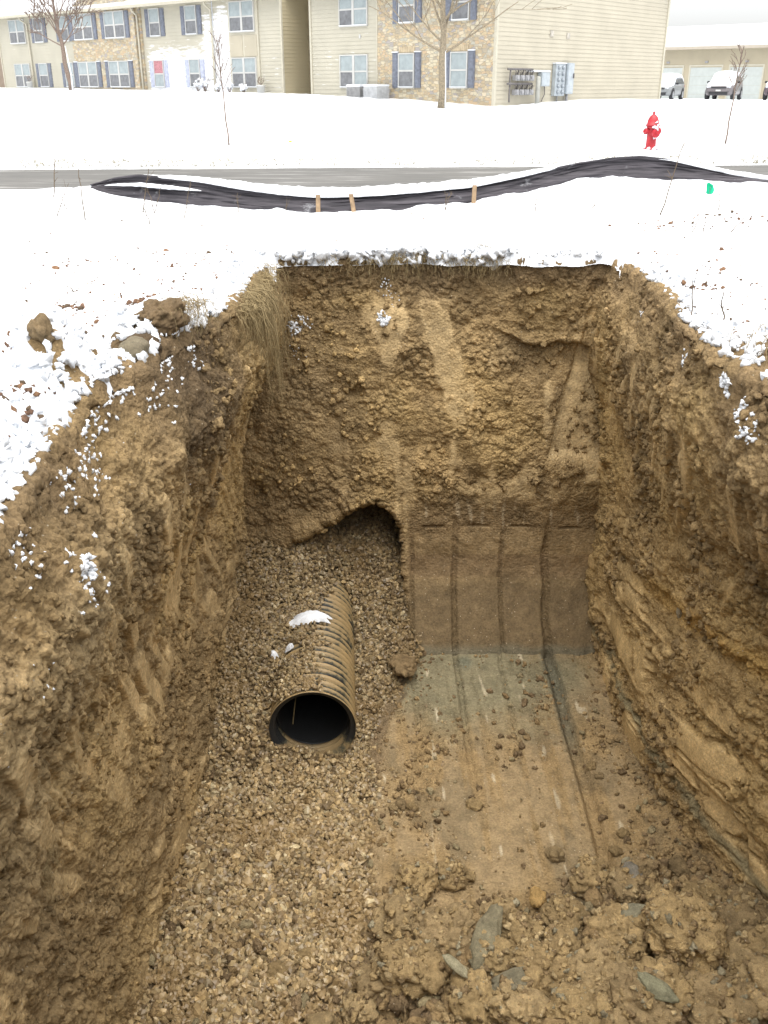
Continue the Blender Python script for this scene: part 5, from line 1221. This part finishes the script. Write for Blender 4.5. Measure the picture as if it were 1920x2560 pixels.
MB().box(.03, y0-.9, 2.19, .2, y1+.1, 2.26).build('snow_ledge', M_snow, g, bevel=.02)
g = thing('electric_meter_panel', 'grey panel of ten round electric meters on the gable wall', 'electric meters'); y0, y1 = yl(1377), yl(1401)
MB().box(.03, y0, 1.22, .22, y1, 2.52).build('panel', M_el, g, bevel=.01); MB().box(.03, y0-.05, 2.53, .25, y1+.05, 2.58).build('snow_ledge', M_snow, g, bevel=.01)
M_gl = newmat('meter glass', (.30, .33, .36), .15, .2)
for r_ in range(5):
    for c_ in range(2):
        mb = MB(); yy_ = y0+(y1-y0)*(.28+.44*c_); z_ = 1.38+.25*r_; mb.lathe([(.085, .22), (.085, .25), (.07, .32), (.05, .335)], 12, (0, yy_, z_), 'x'); mb.build('meter', M_gl, g, True)
mb = MB(); mb.tube([(.1, (y0+y1)/2, 1.24), (.1, (y0+y1)/2, 1.0)], .03, 6); mb.build('conduit', M_gm, g, True)
g = thing('electric_cabinet', 'tall pale grey disconnect cabinet right of the electric meters', 'utility box'); y0, y1 = yl(1402.5), yl(1419)
MB().box(.03, y0, 1.30, .30, y1, 2.58).build('cabinet', M_el, g, bevel=.012); MB().box(.30, y0+.04, 1.35, .315, y1-.04, 2.53).build('door', M_el, g)
MB().box(.315, y1-.12, 1.95, .37, y1-.07, 2.15).build('handle', M_gp, g); mb = MB(); mb.tube([(.15, (y0+y1)/2, 1.31), (.15, (y0+y1)/2, .95)], .06, 8); mb.build('conduit', M_gm, g, True)
# air conditioners
M_ac = noisy('grey louvred steel', (.30, .30, .30), .5, 6, .2, 0)
for i, xc in enumerate((-7.05, -6.0)):
    p = ORG+Vector((xc*.745+(-.75)*.667, -xc*.667+(-.75)*.745, 0)); e = empty('air_conditioner', (p.x, p.y, .98), ROT)
    tag(e, ['grey air conditioner with snow on top, left one of the pair by the stone wall', 'paler snow dusted air conditioner, right one of the pair by the stone wall'][i], 'air conditioner', 'air conditioners by the wall')
    mb = MB(); mb.box(-.40, -.40, -.1, .40, .40, .62)
    for k in range(7): mb.box(-.43, -.43, .03+k*.08, .43, .43, .065+k*.08)
    mb.build('casing', M_ac if i == 0 else noisy('frosted steel', (.48, .49, .50), .6, 6, .2, 0), e); MB().box(-.44, -.44, .63, .44, .44, .72).build('snow_cap', M_snow, e, bevel=.03)
# snowy shrubs and planters by the left block
def shrub(x, out, h, seed, label):
    p = ORG+Vector((x*.745-out*.667, -x*.667-out*.745, 0)); zz = snow_z(p.x, p.y); e = empty('shrub', (p.x, p.y, zz-.05)); tag(e, label, 'shrub'); rg = np.random.default_rng(seed); mb = MB(); tips = []
    for k in range(16):
        a = rg.random()*6.28; d = Vector((math.cos(a)*.45, math.sin(a)*.45, 1)).normalized(); ln = h*(.6+.5*rg.random()); mb.tube([(0, 0, 0), d*ln*.5, d*ln+Vector(rg.normal(0, .05, 3))], [.015, .01, .006], 4); tips.append((d*ln*(.6+.4*rg.random()))[:])
    mb.build('twigs', M_bark2, e, True); scatter('snow_clumps', tips, [.05+.06*rg.random() for _ in tips], M_snow, 2, .6, None, .8, parent=e)
for k, (x, h) in enumerate(((-18.3, 1.0), (-17.2, .75), (-16.3, .6), (-15.2, .5), (-18.9, .7))):
    shrub(x, .7, h, 20+k, ['tallest snow laden shrub by the downpipe of the left block', 'second snow laden shrub left of the lower bay window', 'snow laden shrub under the left half of the bay window', 'lowest snow laden shrub under the right half of the bay window', 'loose bare shrub left of the downpipe on the left block'][k])
for k, (x, w) in enumerate(((-36.6, .3), (-14.1, .35))):
    p = ORG+Vector((x*.745-.5*.667, -x*.667-.5*.745, 0)); zz = snow_z(p.x, p.y); e = empty('planter', (p.x, p.y, zz-.05), ROT)
    tag(e, ['white pot with a dead plant by the far left windows', 'snow covered wire stand beside the passage corner'][k], 'planter'); mb = MB(); mb.lathe([(w*.5, 0), (w*.62, .35), (w*.7, .36), (w*.7, .42), (w*.5, .43)], 14); mb.build('pot', M_white, e, True)
    mb = MB()
    for j in range(8): mb.tube([(0, 0, .4), (rng.normal(0, .1), rng.normal(0, .1), .6), (rng.normal(0, .16), rng.normal(0, .1), .72+.12*rng.random())], .01, 4)
    mb.build('stems', M_bark2, e)

# ------------------------------------------------------------------ garage row and parked cars
gp = Vector((25.0, 88.0, 0)); G = empty('garage_building', gp, ROT); tag(G, 'low tan garage row with white overhead doors behind the parked cars', 'garage')
gx0, gx1, gh, gz = -12.0, 26.0, 4.55, .3
lap_wall('wall', G, (0, 0, 0), (1, 0, 0), gx0, gx1, gz, gh, (0, -1, 0), siding_mat('tan garage siding', (.42, .37, .27)), step=.13, frost=lambda x, z: -.3)
mb = MB(); mb.add([(gx0, -.6, gh-.1), (gx1, -.6, gh-.1), (gx1, 5, gh+1.6), (gx0, 5, gh+1.6), (gx0, -.6, gh+.12), (gx1, -.6, gh+.12), (gx1, 5, gh+1.85), (gx0, 5, gh+1.85)], [(0, 3, 2, 1), (4, 5, 6, 7), (0, 1, 5, 4), (1, 2, 6, 5), (2, 3, 7, 6), (3, 0, 4, 7)]); mb.build('roof', M_snow, G)
MB().box(gx0, -.74, gh-.18, gx1, -.602, gh+.03).build('gutter', noisy('tan gutter', (.42, .37, .30), .5, 3, .05, 0), G)
M_door = noisy('white overhead door', (.44, .47, .45), .5, 3, .06, 0)
for k in range(8):
    x = -5.9+3.42*k; fr = MB().box(x-.12, -.05, gz, x, .0, 3.1).box(x+2.7, -.05, gz, x+2.82, .0, 3.1).box(x-.12, -.05, 3.1, x+2.82, .0, 3.22).build('door_frame', M_trim, G)
    mb = MB()
    for j in range(4): mb.box(x+.002, -.02, gz+.68*j+.01, x+2.698, .02, gz+.68*(j+1))
    mb.build('door', M_door, fr)
    mb = MB(); mb.box(x+1.22, -.12, 3.36, x+1.48, -.03, 3.50); mb.build('lamp', M_gm, G)
def car(loc, yaw, col, label, scale=1.0):
    e = empty('parked_car', loc, yaw); tag(e, label, 'car', 'cars parked by the garages'); e.scale = (scale,)*3
    mp = noisy('car paint '+label[:6], col, .3, 3, .1, 0, 0, .5); mg = newmat('car glass', (.10, .12, .14), .1)
    md = newmat('black trim', (.03, .03, .033), .7); mt = newmat('tyre', (.025, .025, .027), .85); mr = newmat('alloy', (.45, .46, .48), .35, .7)
    # lower body: stations from nose to tail, with (x, z_bottom, z_belt, half width)
    st = [(2.32, .42, .70, .62), (2.28, .36, .84, .78), (2.05, .30, .94, .88), (1.5, .28, 1.03, .92), (.95, .28, 1.08, .93), (0, .28, 1.10, .94), (-1.2, .28, 1.12, .94), (-1.9, .30, 1.12, .92), (-2.20, .36, 1.06, .86), (-2.30, .46, .92, .74)]
    V, Fs = [], []
    for x, zb, zt, w in st:
        for y, z in ((-w*.9, zb), (-w, zb+.12), (-w*1.0, zt-.22), (-w*.95, zt-.03), (-w*.82, zt), (0, zt+.03), (w*.82, zt), (w*.95, zt-.03), (w, zt-.22), (w, zb+.12), (w*.9, zb)): V.append((x, y, z))
    for i in range(len(st)-1):
        for k in range(11): Fs.append((i*11+k, i*11+(k+1) % 11, (i+1)*11+(k+1) % 11, (i+1)*11+k))
    Fs.append(tuple(range(11))); Fs.append(tuple((len(st)-1)*11+k for k in range(11))[::-1])
    body = MB().add(V, Fs).build('body', mp, e, True)
    cb = [(1.02, 1.06, .80), (.35, 1.60, .66), (-.1, 1.70, .66), (-1.3, 1.69, .66), (-1.85, 1.60, .64), (-2.18, 1.08, .76)]
    V, Fs = [], []
    for x, zt, w in cb:
        zb = 1.02
        for y, z in ((-.86, zb), (-w-.0, zt-.06), (-w*.85, zt), (w*.85, zt), (w, zt-.06), (.86, zb)): V.append((x, y, z))
    for i in range(len(cb)-1):
        for k in range(6): Fs.append((i*6+k, i*6+(k+1) % 6, (i+1)*6+(k+1) % 6, (i+1)*6+k))
    Fs.append(tuple(range(6))); Fs.append(tuple(30+k for k in range(6))[::-1])
    MB().add(V, Fs).build('cabin', mp, e, False)
    for s in (-1, 1):
        mb = MB()
        for a, b, c, d in ((.62, -.32, .28, -.30), (-.40, -1.25, -.38, -1.22), (-1.33, -1.95, -1.3, -1.72)):
            mb.add([(a, s*.868, 1.13), (b, s*.868, 1.13), (d, s*.70, 1.55), (c, s*.70, 1.55), (a, s*.80, 1.13), (b, s*.80, 1.13), (d, s*.64, 1.55), (c, s*.64, 1.55)], [(0, 1, 2, 3), (4, 7, 6, 5), (0, 4, 5, 1), (1, 5, 6, 2), (2, 6, 7, 3), (3, 7, 4, 0)])
        mb.build('side_windows', mg, e)
        MB().box(.62, s*.92, 1.06, .84, s*1.10, 1.20).build('mirror', md, e, bevel=.03)
        MB().box(2.06, s*.52, .76, 2.32, s*.80, .90).build('headlight', newmat('lamp glass', (.6, .63, .66), .2), e, bevel=.03)
        MB().box(-2.31, s*.60, .86, -2.14, s*.84, 1.04).build('tail_light', newmat('red lamp', (.5, .03, .03), .3), e, bevel=.02)
        for x in (1.42, -1.38):
            w_ = MB(); w_.lathe([(.20, -.02), (.36, -.02), (.37, .02), (.37, .18), (.34, .22), (.20, .22)] if s > 0 else [(.20, .02), (.36, .02), (.37, -.02), (.37, -.18), (.34, -.22), (.20, -.22)], 24, (x, s*.76, .36), 'y')
            wo = w_.build('wheel', mt, e, True); MB().lathe([(.02, s*.235), (.10, s*.245), (.235, s*.225), (.25, s*.2)], 18, (x, s*.76, .36), 'y').build('rim', mr, wo)
            MB().lathe([(.43, 0), (.43, s*.19)], 22, (x, s*.76, .40), 'y').build('wheel_arch', md, e)
    MB().box(2.26, -.50, .74, 2.345, .50, .84).box(2.20, -.62, .34, 2.34, .62, .50).build('grille', md, e, bevel=.01); MB().box(2.345, -.17, .55, 2.36, .17, .66).build('number_plate', M_white, e)
    # snow blanket over hood, windscreen, roof and shoulders
    sx_ = [2.22, 1.9, 1.5, 1.05, .95, .62, .30, -.1, -.7, -1.3, -1.85, -2.10, -2.26]; sz_ = [.88, 1.05, 1.14, 1.20, 1.24, 1.48, 1.72, 1.82, 1.83, 1.81, 1.70, 1.40, 1.12]; sw = [.74, .84, .87, .87, .84, .80, .74, .70, .70, .70, .70, .76, .76]
    V, Fs = [], []
    for i, x in enumerate(sx_):
        for y, dz in ((-1, -.16 if (x > .9 or x < -2.0) else -.34), (-.97, -.05), (-.7, .0), (-.3, .03), (.3, .03), (.7, 0), (.97, -.05), (1, -.16 if (x > .9 or x < -2.0) else -.34)): V.append((x, y*sw[i]*1.03, sz_[i]+dz+.02*math.sin(i*3+y*5)))
    for i in range(len(sx_)-1):
        for k in range(7): Fs.append((i*8+k, i*8+k+1, (i+1)*8+k+1, (i+1)*8+k))
    o = MB().add(V, Fs).build('snow_blanket', M_snow, e, True); m_ = o.modifiers.new('s', 'SOLIDIFY'); m_.thickness = .03; m_.offset = -1
cz = .74
c1 = at(1808, 246, Y=73); car((c1.x, 73, cz), R(180+62), (.16, .145, .15), 'dark brown sport utility car under snow, nearest the thin sapling')
c2 = at(1672, 246, Y=72); car((c2.x, 73, cz), R(180+60), (.22, .23, .235), 'grey hatchback under snow half hidden by the gable end', .92)
c3 = at(1937, 246, Y=73); car((c3.x+.4, 73, cz), R(180+62), (.12, .09, .10), 'snow covered car cut off by the right edge of the view')

# ------------------------------------------------------------------ camera, light, world
cam = bpy.data.cameras.new('camera'); co = bpy.data.objects.new('camera', cam); C.objects.link(co); sc.camera = co
co.location = (0, 0, CAMZ); co.rotation_euler = (R(90-24.3), 0, 0)
cam.sensor_fit = 'VERTICAL'; cam.sensor_height = 36; cam.lens = F/2560*36; cam.clip_end = 3000; cam.clip_start = .05
w = bpy.data.worlds.new('World'); sc.world = w; w.use_nodes = True; nt = w.node_tree
bg = nt.nodes['Background']; sky = nt.nodes.new('ShaderNodeTexSky'); sky.sky_type = 'NISHITA'; sky.sun_disc = False; sky.sun_elevation = R(76); sky.sun_rotation = R(170); sky.air_density = 1.0; sky.dust_density = 2.5; sky.ozone_density = 1
hs = nt.nodes.new('ShaderNodeHueSaturation'); hs.inputs['Saturation'].default_value = .12; nt.links.new(sky.outputs[0], hs.inputs['Color']); nt.links.new(hs.outputs[0], bg.inputs[0]); bg.inputs[1].default_value = .115
sl = bpy.data.lights.new('sun', 'SUN'); sl.energy = 1.5; sl.angle = R(85); sl.color = (1, .955, .88); so = bpy.data.objects.new('sun', sl); C.objects.link(so)
el, az = R(76), R(170)
so.rotation_euler = Vector((math.sin(az)*math.cos(el), math.cos(az)*math.cos(el), math.sin(el))).to_track_quat('Z', 'Y').to_euler()
sc.view_settings.view_transform = 'Standard'; sc.view_settings.look = 'None'; sc.view_settings.exposure = 1.42; sc.view_settings.gamma = 1
sc.cycles.max_bounces = 8; sc.cycles.diffuse_bounces = 5
